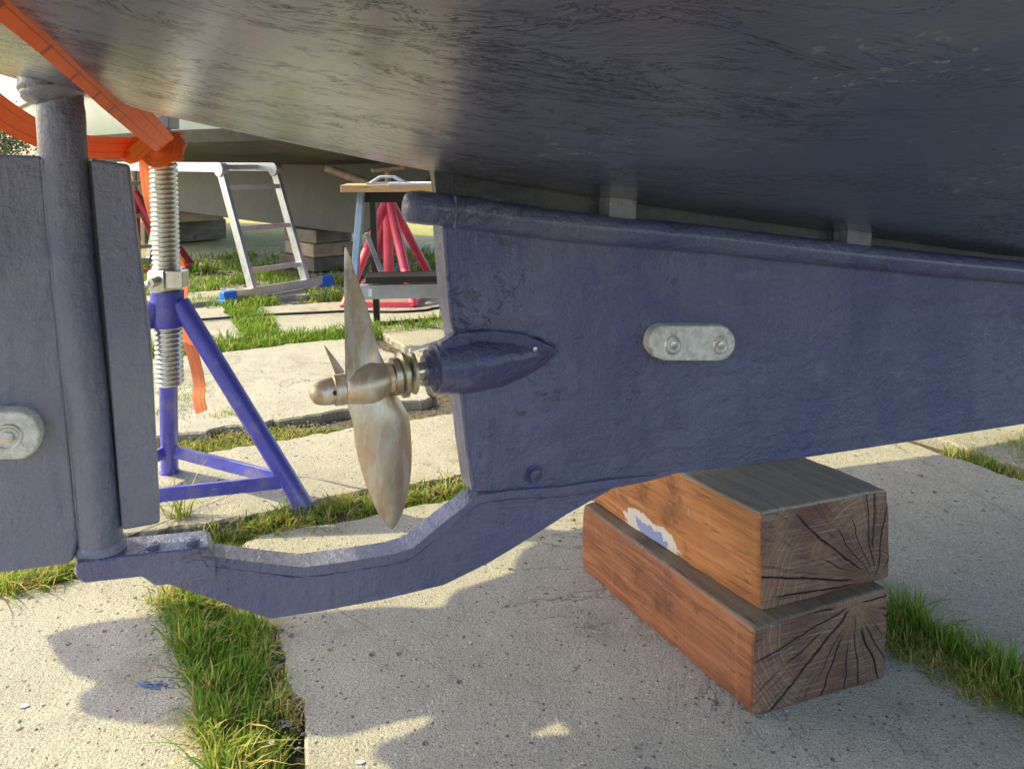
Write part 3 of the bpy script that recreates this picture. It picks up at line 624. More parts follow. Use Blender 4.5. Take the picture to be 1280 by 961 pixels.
# rudder
ro = .018
b = kpoly([(-330, 182), (52, 195), (62, 300), (80, 480), (98, 673), (93, 700), (84, 706), (0, 717), (-330, 760)], .003, .034)
rud = b.build('rudder_blade', M['rud'], boat, bevel=.006, bseg=3)
b = kpoly([(113, 198), (161, 206), (189, 430), (200, 655), (152, 664), (135, 450)], .001, .034)
b.build('balance_plate', M['rud'], rud, bevel=.004)
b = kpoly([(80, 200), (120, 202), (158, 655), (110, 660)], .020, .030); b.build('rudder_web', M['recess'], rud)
b = MB(); sp = smooth_path([kp(x, y, ro) for x, y in ((75, 112), (79, 190), (90, 330), (110, 520), (127, 690))], 8)
b.tube(sp, [.0245] * 3 + [.0258] * (len(sp) - 3), 28, fn=lambda i, a: 1 + .02 * noise.noise(Vector((i * .5, math.cos(a), math.sin(a)))))
b.build('rudder_stock', M['rud'], rud, smooth=50)
b = MB(); p0, p1 = kp(126, 674, ro), kp(128, 704, ro); b.tube([p0, p0 + (p1 - p0) * .15, p1 - (p1 - p0) * .1, p1], [.026, .0285, .0285, .031], 28); b.build('heel_collar', M['rud'], rud)
b = MB(); q = [(69, 96, 40), (69, 104, 40), (70, 110, 41), (71, 118, 38), (73, 126, 27)]
b.tube(smooth_path([kp(x, y, ro) for x, y, _ in q], 3), list(np.interp(np.linspace(0, 4, 13), range(5), [r_ * .93 / F for _, _, r_ in q])), 26, fn=lambda i, a: 1 + .10 * noise.noise(Vector((i * .4, math.cos(a) * 2, math.sin(a) * 2))))
b.build('stock_gland', M['rud'], rud, smooth=60)
bead_m = MB(); bead([(54, 200), (66, 330), (84, 500), (99, 660)], .003, .003, bead_m); bead_m.build('weld_seam', M['rud'], rud)
anode(-62, 56, 507, 568, ((13, 540), (-36, 540)), rud, .020, .003)
# propeller
PO = .0225
def lathe(name, q, m, par, n=32, fn=None, sm=40, sub=1):
    pts = [kp(x, y, PO) for x, y, _ in q]
    rr = [r_ * p.y / F for (_, _, r_), p in zip(q, pts)]
    b = MB(); b.tube(pts, rr, n, fn=fn); return b.build(name, m, par, smooth=sm)
prop = lathe('propeller', [(428, 487, 12), (430, 486.5, 19), (437, 485, 22), (447, 483, 24.5), (458, 480, 26), (469, 477, 25), (478, 474.5, 21), (484, 473, 17.5), (485, 472.8, 19.5), (491, 471, 19.5)], M['bronze'], boat, fn=lambda i, a: 1 + .04 * math.cos(2 * a + .4), sm=60)
lathe('nose_cone', [(387.2, 495, 2), (388.5, 494.6, 6), (391, 494, 10), (396, 493, 13.5), (403, 491, 16), (410, 489.5, 17), (417, 488, 17.2), (417.5, 488, 19.5), (430, 486, 20)], M['bronze'], prop, sm=50)
b = MB(); c = kp(419, 491, PO - .0195); b.tube([c + KW * .002, c - KW * .0012], .0032, 12); b.build('nose_slot', M['black'], prop)
for q in ([(490, 471, 19), (491, 471, 24), (498, 469.5, 24), (498.5, 469.3, 20), (500, 469, 20)], [(500, 469, 22), (501.5, 468.6, 29), (506, 468, 29), (507, 467.6, 20), (510, 467, 20)], [(510, 467, 22), (511, 467, 23), (514, 466.5, 26), (517, 466, 27), (517.5, 466, 12)]):
    lathe('anode_ring', q, M['brass'], prop, sm=25)
lathe('propeller_shaft', [(515, 466.5, 12.5), (540, 461, 12.5)], M['steel'], prop)
def blade(rows_, th):
    """rows: (left px, py, offset), (right px, py, offset)"""
    b = MB(); vs = []; K = 12; n = len(rows_)
    rows2 = []
    Ls = smooth_path([kp(*r_[0]) for r_ in rows_], 5); Rs = smooth_path([kp(*r_[1]) for r_ in rows_], 5)
    n = len(Ls)
    for i in range(n):
        Lp, Rp = Ls[i], Rs[i]; ch = Rp - Lp; sp_ = (Ls[min(i + 1, n - 1)] + Rs[min(i + 1, n - 1)] - Ls[max(i - 1, 0)] - Rs[max(i - 1, 0)])
        nn = ch.cross(sp_).normalized(); t_ = th * (.25 + .75 * (1 - i / (n - 1)))
        for sgn in (1, -1):
            for k in (range(K + 1) if sgn == 1 else range(K - 1, 0, -1)):
                f = k / K; e = 4 * f * (1 - f)
                vs.append(Lp + ch * f + nn * (sgn * t_ * e ** .7 * .5 - .12 * ch.length * e))
    L_ = 2 * K; fs = [(i * L_ + j, i * L_ + (j + 1) % L_, (i + 1) * L_ + (j + 1) % L_, (i + 1) * L_ + j) for i in range(n - 1) for j in range(L_)]
    fs += [tuple(range(L_)), tuple((n - 1) * L_ + j for j in range(L_))[::-1]]
    b.add(vs, fs); return b.build('blade', M['bronze'], prop, smooth=50)
o_ = PO
blade([((436, 490, o_ - .010), (486, 468, o_ + .004)), ((432, 470, o_ - .018), (480, 452, o_ + .010)), ((431, 440, o_ - .018), (472, 434, o_ + .012)), ((430.5, 396, o_ - .015), (463, 396, o_ + .008)),
       ((430, 366, o_ - .012), (453, 366, o_ + .004)), ((430, 340, o_ - .008), (443.5, 340, o_)), ((430.3, 322, o_ - .006), (438.5, 322, o_ - .004)), ((431, 310, o_ - .005), (432.5, 309, o_ - .005))], .013)
blade([((440, 478, o_ - .004), (484, 470, o_ + .008)), ((434, 500, o_ - .012), (492, 488, o_ + .010)), ((441, 530, o_ - .018), (510, 518, o_ + .010)), ((444, 556, o_ - .02), (514, 550, o_ + .008)), ((450, 582, o_ - .02), (514.5, 582, o_ + .004)),
       ((458, 607, o_ - .02), (511, 610, o_)), ((468, 632, o_ - .018), (505, 635, o_ - .006)), ((478, 650, o_ - .016), (498, 652, o_ - .010)), ((487, 660, o_ - .014), (491, 660.5, o_ - .013))], .014)
blade([((424, 478, o_ + .02), (436, 474, o_ + .025)), ((417, 462, o_ + .05), (429, 462, o_ + .055)), ((411, 447, o_ + .09), (419, 448, o_ + .095)), ((405, 432, o_ + .13), (406, 431.5, o_ + .13))], .006)
# ------------------------------------------------------------ red timber blocks under the keel
def timber(name, corners, zb, zt, mats, label, cat='timber block', bev=.006, grp=None, cut=None, parent=None):
    """corners: near-left, near-right, far-right, far-left on plan as (xy at bottom, xy at top); zb/zt four heights"""
    A = [Vector((c[0].x, c[0].y, z)) for c, z in zip(corners, zb)]; T = [Vector((c[1].x, c[1].y, z)) for c, z in zip(corners, zt)]
    ax = (A[3] - A[0]); ang = math.atan2(ax.y, ax.x)
    mb_ = MB(); n = 24
    def L(a, b, t): return a + (b - a) * t
    vs = []; ring = lambda t: [L(A[0], A[3], t), L(A[1], A[2], t), L(T[1], T[2], t), L(T[0], T[3], t)]
    sub = 10
    for i in range(n + 1):
        r_ = ring(i / n); pts = []
        for e in range(4):
            for k in range(sub): pts.append(L(r_[e], r_[(e + 1) % 4], k / sub))
        cen = sum(r_, Vector()) / 4
        for p in pts:
            d = (p - cen).normalized(); kc = max(0, 1 - min((p - c_).length for c_ in r_) / .03); vs.append(p + d * (.0024 * noise.noise(p * 14) + .0012 * noise.noise(p * 60) - kc * (.002 + .006 * max(0, noise.noise(p * 22 + Vector((3, 0, 0)))))))
    q = 4 * sub
    fs = [(i * q + j, i * q + (j + 1) % q, (i + 1) * q + (j + 1) % q, (i + 1) * q + j) for i in range(n) for j in range(q)]
    mb_.add(vs, fs, 0); mb_.m = [2 if (2 * sub <= (k % q) < 3 * sub) else 0 for k in range(len(fs))]
    cap = []; g0 = len(mb_.v)
    mb_.f += [tuple(range(q - 1, -1, -1)), tuple(n * q + j for j in range(q))]; mb_.m += [1, 1]
    base = sum(A, Vector()) / 4
    o = mb_.build(name, mats, loc=base, rotz=ang, smooth=25, bevel=bev, bseg=3)
    return tag(o, label, cat, grp), base, ang
nl, nr, fl_ = gz(940, 897), gz(1108, 848), gz(727, 712); fr_ = nr + (fl_ - nl)
def tolocal(p, base, ang): return Matrix.Rotation(-ang, 4, 'Z') @ (p - base)
H1 = CH - (782 - 199.7) * (nl.y + .0) / F; H1 = .146
low_c = [(nl, nl), (nr, nr), (fr_, fr_), (fl_, fl_)]
b0 = (nl + nr + fr_ + fl_) / 4; an = math.atan2((fl_ - nl).y, (fl_ - nl).x)
WS = mat_wood('red_timber_lower', (.19, .068, .030), (.33, .125, .050), (.11, .038, .02))
pl = tolocal(gz(1060, 752, .14), b0, an)
EG1 = mat_endgrain('end_grain_lower', (.13, .058, .036), (.24, .115, .065), (pl.y, pl.z - 0.0), 3.0)
EG1t = mat_wood('weathered_top', (.12, .09, .065), (.19, .15, .10), (.06, .045, .035), grain=(1.2, 20, 20), rough=.6)
timber('timber_block', low_c, [0, 0, 0, 0], [.1405, .1545, .1545, .141], [WS, EG1, EG1t], 'red hardwood block lying on the concrete, bottom one of the two under the keel')
# upper block: top face corners from the photograph at their own heights
tnl, tnr = gz(948, 641, .312), gz(1112, 611, .30); bnl, bnr = gz(951, 766, .1415), gz(1114, 722, .156)
bfl = gz(733, 624, .1415); ax = (bfl - bnl); ax.z = 0; L_ = ax.length
dirU = ax.normalized()
def uc(p, q): return (Vector((p.x, p.y, 0)), Vector((q.x, q.y, 0)))
up_c = [uc(bnl, tnl), uc(bnr, tnr), uc(bnr + ax * 1.0, tnr + ax * 1.0), uc(bnl + ax * 1.0, tnl + ax * 1.0)]
A0 = sum([c[0] for c in up_c], Vector()) / 4; A0.z = .1435
WS2 = mat_wood('red_timber_upper', (.38, .135, .04), (.58, .24, .07), (.24, .08, .03), patch=None)
ptc = tolocal(gz(808, 668, .19), A0, an); 
pc = tolocal(bnl + (ray(806, 668) * 0), A0, an)
# where the ray to the painted patch meets the left side of the block
nL = Vector((-dirU.y, dirU.x, 0)); r_ = ray(806, 664); hit = C0 + r_ * ((Vector((bnl.x, bnl.y, 0)) - C0).dot(nL) / r_.dot(nL)); ph = tolocal(hit, A0, an)
WS2 = mat_wood('red_timber_upper', (.34, .130, .045), (.52, .22, .075), (.20, .07, .03), patch=(ph.x - .01, ph.z - .006, .058, .030))
pu = tolocal(gz(1069, 724, .15), A0, an)
EG2 = mat_endgrain('end_grain_upper', (.15, .065, .04), (.28, .14, .08), (pu.y, pu.z), 8.0)
EG2t = mat_wood('black_weathered_top', (.30, .245, .18), (.40, .34, .25), (.17, .14, .105), grain=(1.0, 20, 20), rough=.55)
timber('timber_block', up_c, [.1415, .156, .156, .1415], [.312, .300, .300, .312], [WS2, EG2, EG2t], 'orange-brown hardwood block with a blue paint patch and black top, directly under the keel')
# ------------------------------------------------------------ blue screw jack stand
def thread(m, base, top, r, pitch, depth=.0042, n=30):
    base, top = Vector(base), Vector(top); Ln = (top - base).length; k = int(Ln / pitch * 7); d = (top - base) / Ln; e1 = d.orthogonal().normalized(); e2 = d.cross(e1); vs = []
    for i in range(k + 1):
        z = Ln * i / k
        for j in range(n):
            a = 2 * math.pi * j / n; ph_ = (z / pitch - j / n) % 1; tri = 1 - abs(2 * ph_ - 1); rr_ = r - depth * (1 - min(1, tri * 1.5))
            vs.append(base + d * z + (e1 * math.cos(a) + e2 * math.sin(a)) * rr_)
    m.add(vs, [(i * n + j, i * n + (j + 1) % n, (i + 1) * n + (j + 1) % n, (i + 1) * n + j) for i in range(k) for j in range(n)] + [tuple(range(n))[::-1], tuple(k * n + j for j in range(n))])
TA = 1.85; ctop = at(203, 170, TA); cbot = at(212.5, 480, TA); cx = Vector((at(208, 355, TA).x, TA, 0))
axis = (cbot - ctop); axis.normalize()
def rodp(py): # on the rod's axis at image height py
    t = (py - 170) / 310; return at(203 + 9.5 * t, py, TA)
stand = thing('jack_stand', 'blue tripod boat stand with galvanised threaded rod behind the rudder', 'boat stand', (cx.x, cx.y, 0))
b = MB(); thread(b, rodp(480), rodp(166), .0325, .0115); b.build('threaded_rod', M['zincrod'], stand, smooth=80)
b = MB(); b.tube([rodp(166), rodp(150), rodp(120)], .02, 16); p = rodp(150); b.box(p + Vector((0, 0, .012)), (.03, 0, 0), (0, .03, 0), (0, 0, .034)); pl_ = b.build('swivel_head', M['greysteel'], stand, bevel=.003)
b = MB(); hexbolt(b, p + Vector((.002, -.030, .018)), (0, -1, 0), .009, .008); b.build('head_bolt', M['bolt'], pl_)
topz = hz(*[(rodp(120)).dot(KU), (rodp(120)).dot(KW) - KW0])
b = MB(); q = rodp(120); b.tube([q - Vector((0, 0, .01)), Vector((q.x, q.y, topz - .02))], .02, 14); b.box((q.x, q.y, topz - .012), (.09, 0, .0), (0, .09, 0), (0, 0, .01)); b.build('support_pad', M['greysteel'], stand)
b = MB(); b.tube([rodp(362), rodp(358), rodp(339), rodp(336)], [.040, .0455, .0455, .041], 6, fn=None); c = rodp(347)
b.tube([c + Vector((.0, -.03, 0)), c + Vector((-.012, -.062, -.004))], [.012, .012], 14); b.tube([c + Vector((-.012, -.058, -.004)), c + Vector((-.05, -.045, -.02))], .008, 10)
b.box(c + Vector((.035, -.02, 0)), (.02, 0, 0), (0, .02, 0), (0, 0, .020)); b.build('wing_nut', M['zincrod'], stand, smooth=35, bevel=.002)
b = MB(); b.tube([rodp(363), rodp(408)], .0385, 26); b.build('sleeve', M['blue'], stand, bevel=.002)
feet = [gz(383, 637), gz(212, 590), Vector((-1.09, 1.66, 0))]
legp = []
for f in feet:
    tp = rodp(378) + (Vector((f.x, f.y, 0)) - Vector((cx.x, cx.y, 0))).normalized() * .03
    b = MB(); b.tube([tp, tp + (f - tp) * .97, f + Vector((0, 0, .004))], [.0225, .0225, .0225], 20); 
    leg = b.build('leg', M['blue'], stand, smooth=40)
    b = MB(); b.tube([f + Vector((0, 0, .0)), f + Vector((0, 0, .004))], .0265, 20); b.build('foot_plate', M['blue'], leg)
    legp.append((tp, f))
def onleg(i, t): return legp[i][0] + (legp[i][1] - legp[i][0]) * t
for i, j in ((0, 1), (0, 2), (1, 2)):
    b = MB(); b.bar(onleg(i, .86), onleg(j, .86), .010, .032); b.build('brace', M['blue'], stand, bevel=.001)
# ------------------------------------------------------------ orange strap
strap = thing('lashing_strap', 'bright orange webbing strap knotted round the threaded rod and running to the top left', 'strap', (cx.x, cx.y, 0))
def sp3(px, py, t): return at(px, py, t)
b = MB(); b.ribbon([sp3(207, 182, 1.80), sp3(160, 136, 1.00), sp3(118, 96, .76), sp3(60, 38, .58), sp3(-40, -55, .44)], [.052, .040, .034, .034, .036], sub=8); b.build('webbing', M['orange'], strap)
b = MB(); b.ribbon([sp3(170, 184, 1.80), sp3(150, 185, 1.76), sp3(105, 183, 1.6), sp3(50, 168, 1.42), sp3(0, 140, 1.28), sp3(-60, 92, 1.15)], .048, sub=6); b.build('webbing', M['orange'], strap)
def loop(m, zpy, r, tilt, wid, ph0=0, tw=.2, rr=1.0):
    c = rodp(zpy); pts = []
    for a in np.linspace(0, 2 * math.pi, 30): pts.append(c + Vector((math.cos(a) * r, math.sin(a) * r * rr, tilt * math.cos(a + ph0))))
    m.ribbon(pts, wid, .003, wv=lambda t: (tw * math.sin(t * 12), tw * math.cos(t * 9), 1), sub=1)
b = MB(); loop(b, 181, .040, .010, .042, 0); loop(b, 186, .046, -.014, .034, .8, .4); loop(b, 192, .043, .006, .030, 2.2, .3)
b.ribbon([sp3(160, 178, 1.80), sp3(178, 190, 1.78), sp3(200, 194, 1.775), sp3(217, 184, 1.80), sp3(222, 172, 1.84)], .036, .003, sub=6)
b.ribbon([sp3(150, 176, 1.80), sp3(163, 196, 1.77), sp3(185, 178, 1.765), sp3(206, 170, 1.78)], .034, .003, sub=6)
b.ribbon([sp3(158, 200, 1.79), sp3(172, 186, 1.775), sp3(180, 172, 1.785)], .030, .003, sub=6)
b.ribbon([sp3(170, 170, 1.79), sp3(190, 203, 1.77), sp3(214, 196, 1.785), sp3(219, 178, 1.80)], .022, .003, sub=6)
b.build('knot', M['orange'], strap)
b = MB(); b.ribbon([sp3(181, 190, 1.83), sp3(182, 215, 1.86), sp3(187, 250, 1.90), sp3(200, 290, 1.95), sp3(222, 325, 1.98), sp3(229, 352, 2.0), sp3(226, 390, 2.02), sp3(236, 430, 2.04)], .044, wv=(1, -.7, .1), sub=6); b.build('strap_tail', M['orange'], strap)
b = MB(); b.ribbon([sp3(236, 428, 2.04), sp3(243, 450, 2.06), sp3(249, 480, 2.07), sp3(248, 498, 2.06), sp3(252, 515, 2.05)], .040, wv=(1, -.35, .1), sub=6)
b.build('strap_end', M['orange_pale'], strap)
# ------------------------------------------------------------ folding aluminium ladder
R1 = Vector((-1.60, 4.70, 0)); fdir = Vector((.588, .81, 0)).normalized(); gdir = Vector((-.81, .588, 0)).normalized(); LW = .408; HT = .80
lad = thing('folding_ladder', 'silver folding ladder set up as a low bench with blue rubber feet', 'ladder', R1 + fdir * .2)
b = MB()
def rail(b, p, q): b.bar(p, q, .026, .062, up=fdir.cross((q - p).normalized()), mi=0)
legs_ = []
for base_, top_ in ((R1, R1 + gdir * .30), (R1 + gdir * 1.95, R1 + gdir * 1.65)):
    b = MB()
    for k in (0, 1):
        rail(b, base_ + fdir * LW * k + Vector((0, 0, .05)), top_ + fdir * LW * k + Vector((0, 0, HT - .04)))
    ls = b.build('leg_section', M['alu'], lad, bevel=.003)
    for t in (.20, .52, .84):
        c = base_ + (top_ - base_) * t + Vector((0, 0, HT * t)); b = MB(); b.bar(c + fdir * .01, c + fdir * (LW - .01), .03, .03); b.build('rung', M['alu'], ls, bevel=.002)
    b = MB(); b.bar(base_ - fdir * .14 + Vector((0, 0, .035)), base_ + fdir * (LW + .14) + Vector((0, 0, .035)), .04, .055); ft = b.build('foot_bar', M['alu'], ls, bevel=.003)
    for s_ in (-.17, LW + .17):
        b = MB(); c = base_ + fdir * s_ + Vector((0, 0, .034)); b.box(c, fdir * .045, gdir * .027, (0, 0, .032)); b.box(c - Vector((0, 0, .026)), fdir * .05, gdir * .038, (0, 0, .010)); b.build('rubber_foot', M['bluecap'], ft, bevel=.006)
b = MB()
for k in (0, 1): rail(b, R1 + gdir * .30 + fdir * LW * k + Vector((0, 0, HT)), R1 + gdir * 1.65 + fdir * LW * k + Vector((0, 0, HT)))
pf = b.build('platform', M['alu'], lad, bevel=.003)
for t in (.5, .8, 1.1, 1.4):
    b = MB(); c = R1 + gdir * t + Vector((0, 0, HT)); b.bar(c, c + fdir * LW, .03, .03); b.build('rung', M['alu'], pf, bevel=.002)
for k in (0, 1):
    for t in (.30, 1.65):
        b = MB(); c = R1 + gdir * t + fdir * (LW * k) + Vector((0, 0, HT - .015)); b.tube([c - fdir * .025, c + fdir * .025], .045, 20); b.build('hinge', M['alu'], pf, bevel=.003)
# ------------------------------------------------------------ trestle with board
tf, tb = Vector((-.735, 3.42, 0)), Vector((-.73, 4.0, 0)); td = Vector((1, .12, 0)).normalized(); apex = Vector((-.70, 3.70, .70))
tre = thing('work_trestle', 'folding metal trestle with a blue-grey leg, black legs and a grey step rail', 'trestle', (tf + tb) / 2)
def bld(name, m, par, *bars, bev=.002):
    b = MB()
    for q in bars: b.bar(*q)
    return b.build(name, m, par, bevel=bev)
for k in (0, 1):
    o = td * (.95 * k)
    bld('leg', M['bluegrey'] if not k else M['black'], tre, (tf + o, apex + o + Vector((-.015, -.05, 0)), .045, .03, (1, 0, 0)))
    bld('leg', M['black'], tre, (tb + o + Vector((.02, 0, 0)), apex + o + Vector((.02, .04, 0)), .035, .03, (1, 0, 0)))
    bld('leg_brace', M['greysteel'], tre, (apex + o + Vector((.0, -.02, -.20)), apex + o + Vector((.075, .0, -.42)), .014, .022), (apex + o + Vector((.075, 0, -.42)), tf + o + Vector((.02, 0, .22)), .014, .022))
bld('head_rail', M['black'], tre, (apex + Vector((-.04, 0, -.03)), apex + td * 1.0 + Vector((0, 0, -.03)), .07, .05))
bld('step_rail', M['greysteel'], tre, (Vector((-.68, 3.42, .258)), Vector((-.68, 3.42, .258)) + td * 1.0, .03, .065))
bld('step_tread', M['black'], tre, (Vector((-.66, 3.46, .315)), Vector((-.66, 3.46, .315)) + td * 1.0, .16, .03))
b = MB(); c = at(462, 367, 3.38); b.box(c + Vector((0, .016, 0)), (.008, .001, 0), (0, .002, 0), (0, 0, .016)); b.build('sticker', M['paper'], tre)
BW = mat_wood('pine_board', (.50, .30, .14), (.62, .40, .20), (.40, .24, .11))
b0_ = at(430, 237, 3.62); bd = Vector((1, .10, 0)).normalized(); bz = .702
b = MB(); c = Vector((b0_.x, b0_.y, bz + .016)) + bd * .62; b.box(c, bd * .62, Vector((-bd.y, bd.x, 0)) * .14, (0, 0, .016))
tag(b.build('board', BW, rotz=math.atan2(bd.y, bd.x), loc=Vector((c.x, c.y, bz)), bevel=.002), 'pale pine board lying across the metal trestle', 'board')
tz = bz + .0325
b = MB(); c0 = at(484, 232, 3.58); c0.z = tz
for s_ in (-1, 1):
    b.tube([c0 + Vector((-.075, s_ * .03, .006)), c0 + Vector((-.03, s_ * .03, .036)), c0 + Vector((.03, s_ * .03, .036)), c0 + Vector((.085, s_ * .03, .006))], .006, 10)
b.bar(c0 + Vector((-.09, 0, .005)), c0 + Vector((.11, 0, .005)), .08, .010); tl = b.build('paint_tray', M['greysteel'], bevel=.001); tag(tl, 'small grey metal handle tool lying on the pine board', 'tool')
b = MB(); c1 = at(527, 231, 3.6); c1.z = tz + .005; b.box(c1, (.15, .02, .0), (-.01, .08, 0), (0, 0, .005)); tag(b.build('paper_sheet', M['paper'], bevel=.001), 'pale sheets of paper lying on the board beside the blue keel pipe', 'paper')
tl.name = 'hand_tool'
# ------------------------------------------------------------ red stands
def red_stand(loc, mat, label, spread=.50, htop=.64, post=.82, grp='red stands under the boat behind', rz=0, feet_=None):
    loc = Vector(loc); t_ = thing('boat_stand', label, 'boat stand', loc, 0, grp); ap = loc + Vector((0, 0, htop))
    fs_ = [loc + Vector((math.cos(R(a) + rz) * spread, math.sin(R(a) + rz) * spread, .02)) for a in (215, 325, 20, 70, 150)] if not feet_ else feet_
    for f in fs_: b = MB(); b.tube([ap + (f - ap).normalized() * .01, f], [.03, .026], 14); b.build('leg', mat, t_)
    b = MB(); b.tube([loc + Vector((0, 0, .10)), ap + Vector((0, 0, .02))], .033, 16); b.build('centre_tube', mat, t_)
    for i, j in ((0, 1), (1, 2), (2, 3), (3, 4), (4, 0)): b = MB(); b.bar(fs_[i] + Vector((0, 0, .015)), fs_[j] + Vector((0, 0, .015)), .03, .03); b.build('base_bar', mat, t_)
    b = MB(); b.tube([ap, loc + Vector((0, 0, post))], .02, 14); b.build('post', M['tubewood'], t_)
    b = MB(); b.box(loc + Vector((0, 0, post + .0)), (.10, .02, .01), (-.02, .08, 0), (0, 0, .012)); b.build('pad', M['tubewood'], t_, bevel=.004)
    return t_
red_stand((-.80, 4.95, -.03), M['pink'], 'bright pinkish red boat stand behind the trestle', feet_=[gz(430, 384), gz(517, 384), gz(541, 352), gz(512, 347), gz(468, 343)])
red_stand((-2.95, 6.0, -.03), M['red'], 'dark red boat stand glimpsed between the rudder and the threaded rod', .42, .62, .85, rz=.3)
# ------------------------------------------------------------ second boat behind
P1, P2 = gz(225, 262, .32), gz(419, 287, .30); e = (P2 - P1); e.z = 0; e.normalize(); nb = Vector((-e.y, e.x, 0)); 
if nb.dot(P2) > 0: nb = -nb       # nb points to the camera
b2 = thing('moored_boat', 'second boat further back with white topsides, olive bottom and long grey keel', 'boat', Vector((P2.x, P2.y, 0)))
o2 = Vector((P2.x, P2.y, 0))
hb = MB(); A_ = list(np.arange(-6.5, 3.6, .3)); vs = []; mi = []
for a in A_:
    bm_ = float(np.interp(a, [-6.5, -5.5, -3, 0, 2, 3, 3.5], [.55, .95, 1.3, 1.3, .9, .4, .05])); zb = float(np.interp(a, [-6.5, -4, 0, 1.5, 2.6, 3.5], [1.0, .84, .80, .84, .95, 1.3]))
    zw = .985; zs = 1.42 + .01 * (a + 2) ** 2 * .3
    side = [(0, zb), (.25 * bm_, zb + .02), (.5 * bm_, zb + .05), (.75 * bm_, zb + .10), (.92 * bm_, max(zb + .14, zw - .02)), (.97 * bm_, max(zb + .2, zw + .06)), (1.0 * bm_, 1.2 + .0), (1.02 * bm_, zs - .05)]
    side2 = side + [(1.05 * bm_, zs - .03), (1.05 * bm_, zs), (1.0 * bm_, zs + .02), (.7 * bm_, zs + .05), (.62 * bm_, zs + .3), (0, zs + .33)]
    full = [(-s_, z) for s_, z in side2[::-1]] + side2[1:-1]
    for s_, z in full: vs.append(o2 + e * a + nb * s_ + Vector((0, 0, z)))
    L = len(full)
fs = [(i * L + j, i * L + (j + 1) % L, (i + 1) * L + (j + 1) % L, (i + 1) * L + j) for i in range(len(A_) - 1) for j in range(L)]
hb.add(vs, fs + [tuple(range(L))[::-1], tuple((len(A_) - 1) * L + j for j in range(L))])
for k in range(len(fs)):
    j = k % L; js = abs(j + .5 - 13)      # 13 = centre index
    hb.m[k] = 0 if js < 4.6 else (2 if 7 < js < 9 else 1)
hb.build('hull', [M['boatolive'], M['boatwhite'], M['rail']], b2, smooth=35)
kb = MB(); prof = [(-5.6, .86), (-5.2, .33), (-.0, .30), (.55, .305), (.95, .55), (1.6, .88)]
kb.prism([o2 + e * a + nb * .11 + Vector((0, 0, z)) for a, z in prof], nb * -.22); kb.build('keel', M['boatkeel'], b2, bevel=.03)
b = MB(); 
# timber cribs under it
CW = mat_wood('old_grey_timber', (.15, .115, .075), (.26, .20, .13), (.06, .045, .035)); CWl = mat_wood('pale_timber', (.36, .26, .15), (.46, .35, .22), (.22, .15, .09))
CE = mat_wood('crib_dark', (.12, .095, .065), (.22, .175, .12), (.05, .04, .03))
ce = o2 - e * .25; ce2 = o2 - e * 3.15; ce3 = o2 - e * 4.0
def crib(c, L, w, z0, z1, m, label, dx=0, rz=0):
    ax_ = (Matrix.Rotation(rz, 3, 'Z') @ nb); ay = Vector((-ax_.y, ax_.x, 0)); b = MB(); b.box(Vector((c.x, c.y, (z0 + z1) / 2)) + ay * dx, ax_ * L / 2, ay * w / 2, (0, 0, (z1 - z0) / 2 - .001))
    return tag(b.build('crib_timber', m, rotz=math.atan2(ax_.y, ax_.x), bevel=.008), label, 'timber', 'old timbers stacked under the boat behind')
crib(ce, .42, .50, -.02, .09, CE, 'blackened bottom timber of the right crib behind the ladder', rz=.05)
crib(ce, .36, .48, .09, .195, CWl, 'pale middle timber with bolt holes in the right crib behind the ladder', .01, -.04)
crib(ce, .34, .46, .195, .30, CW, 'weathered top timber of the right crib, right under the grey keel', -.01, .06)
crib(ce2, .9, .50, -.02, .20, CE, 'thick blackened timber of the left crib with a stamped end', 0, .1)
crib(ce2, .8, .62, .20, .31, CWl, 'pale plank on top of the left crib beside the threaded rod', .05, -.12)
# sloping pole and cable
b = MB(); b.tube([at(408, 210, 5.35), at(472, 234, 5.2)], .028, 12); tag(b.build('wooden_pole', M['tubewood']), 'sloping pale wooden pole wedged under the second boat left of the red stand', 'pole')
b = MB(); cp = [(150, 412), (225, 402), (300, 396), (345, 393), (390, 391), (440, 389), (490, 390), (530, 388), (560, 384), (700, 380)]
b.tube(smooth_path([gz(x, y, .006) for x, y in cp], 8), .007, 8); tag(b.build('power_cable', M['rubber']), 'thin black cable lying across the slabs in front of the ladder', 'cable')
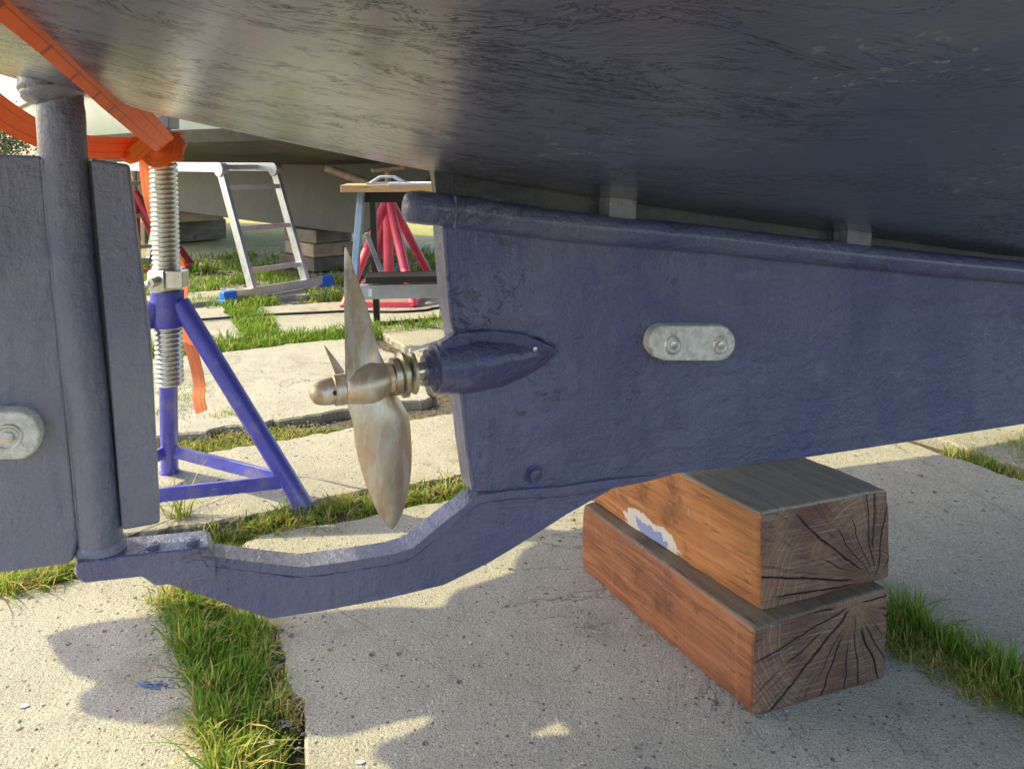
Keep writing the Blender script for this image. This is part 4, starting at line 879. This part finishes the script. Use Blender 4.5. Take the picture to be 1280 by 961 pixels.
# ------------------------------------------------------------ distant trees
def mat_leaf(n_, a_, b_): t = NT(n_); return t.out(t.mix(t.ss(t.noise(1.5, 4), .35, .65), a_, b_), .7)
LF = [mat_leaf('spring_leaves', (.10, .13, .05), (.17, .17, .07)), mat_leaf('dark_leaves', (.04, .07, .02), (.08, .10, .03))]; BK = simple('bark', (.10, .08, .06), .9, 0, .3, 6, .6)
def tree(x, y, h, w, label, lm):
    t_ = thing('tree', label, 'tree', (x, y, -.03), 0, 'distant trees beyond the boatyard'); B = Vector((x, y, -.03))
    b = MB(); b.tube([B, B + Vector((.05, 0, h * .35)), B + Vector((0, .1, h * .8))], [.10 * h / 5, .07 * h / 5, .02], 8)
    tips = []
    for i in range(26):
        a = random.random() * 6.28; z = random.uniform(.25, .8) * h; l = w * random.uniform(.5, 1) * (1 - .4 * abs(z / h - .5)); p = B + Vector((0, 0, z)); q = p + Vector((math.cos(a) * l, math.sin(a) * l, l * .6)); b.tube([p, (p + q) / 2 + Vector((0, 0, .1)), q], [.025, .015, .006], 5); tips += [(p + q) / 2, q]
    b.build('trunk', BK, t_)
    c = MB(); vs = []; fs = []
    for k in range(2600):
        p = random.choice(tips) + Vector([random.gauss(0, w * .17) for _ in range(3)]); s_ = random.uniform(.03, .08); d1 = Vector([random.gauss(0, 1) for _ in range(3)]).normalized(); d2 = d1.orthogonal().normalized(); n = len(vs)
        vs += [p - d1 * s_, p + d2 * s_ * .6, p + d1 * s_, p - d2 * s_ * .6]; fs.append((n, n + 1, n + 2, n + 3))
    c.add(vs, fs); c.build('crown', LF[lm], t_, fix=False)
for i, (x, y, h, w, l) in enumerate(((-19.5, 29.5, 2.9, 1.3, 'low pale spring tree at the far left edge above the rudder'), (-17.0, 31, 2.2, 1.4, 'short tree seen between the left edge and the rudder stock'), (-22.5, 28, 3.6, 1.5, 'taller thin tree outside the left edge'), (-8, 42, 4, 2, 'round dark tree hidden beyond the second boat'), (9, 46, 5, 2.4, 'dark tree far beyond the right side of the yard'))): tree(x, y, h, w, l, 0 if i < 3 else 1)
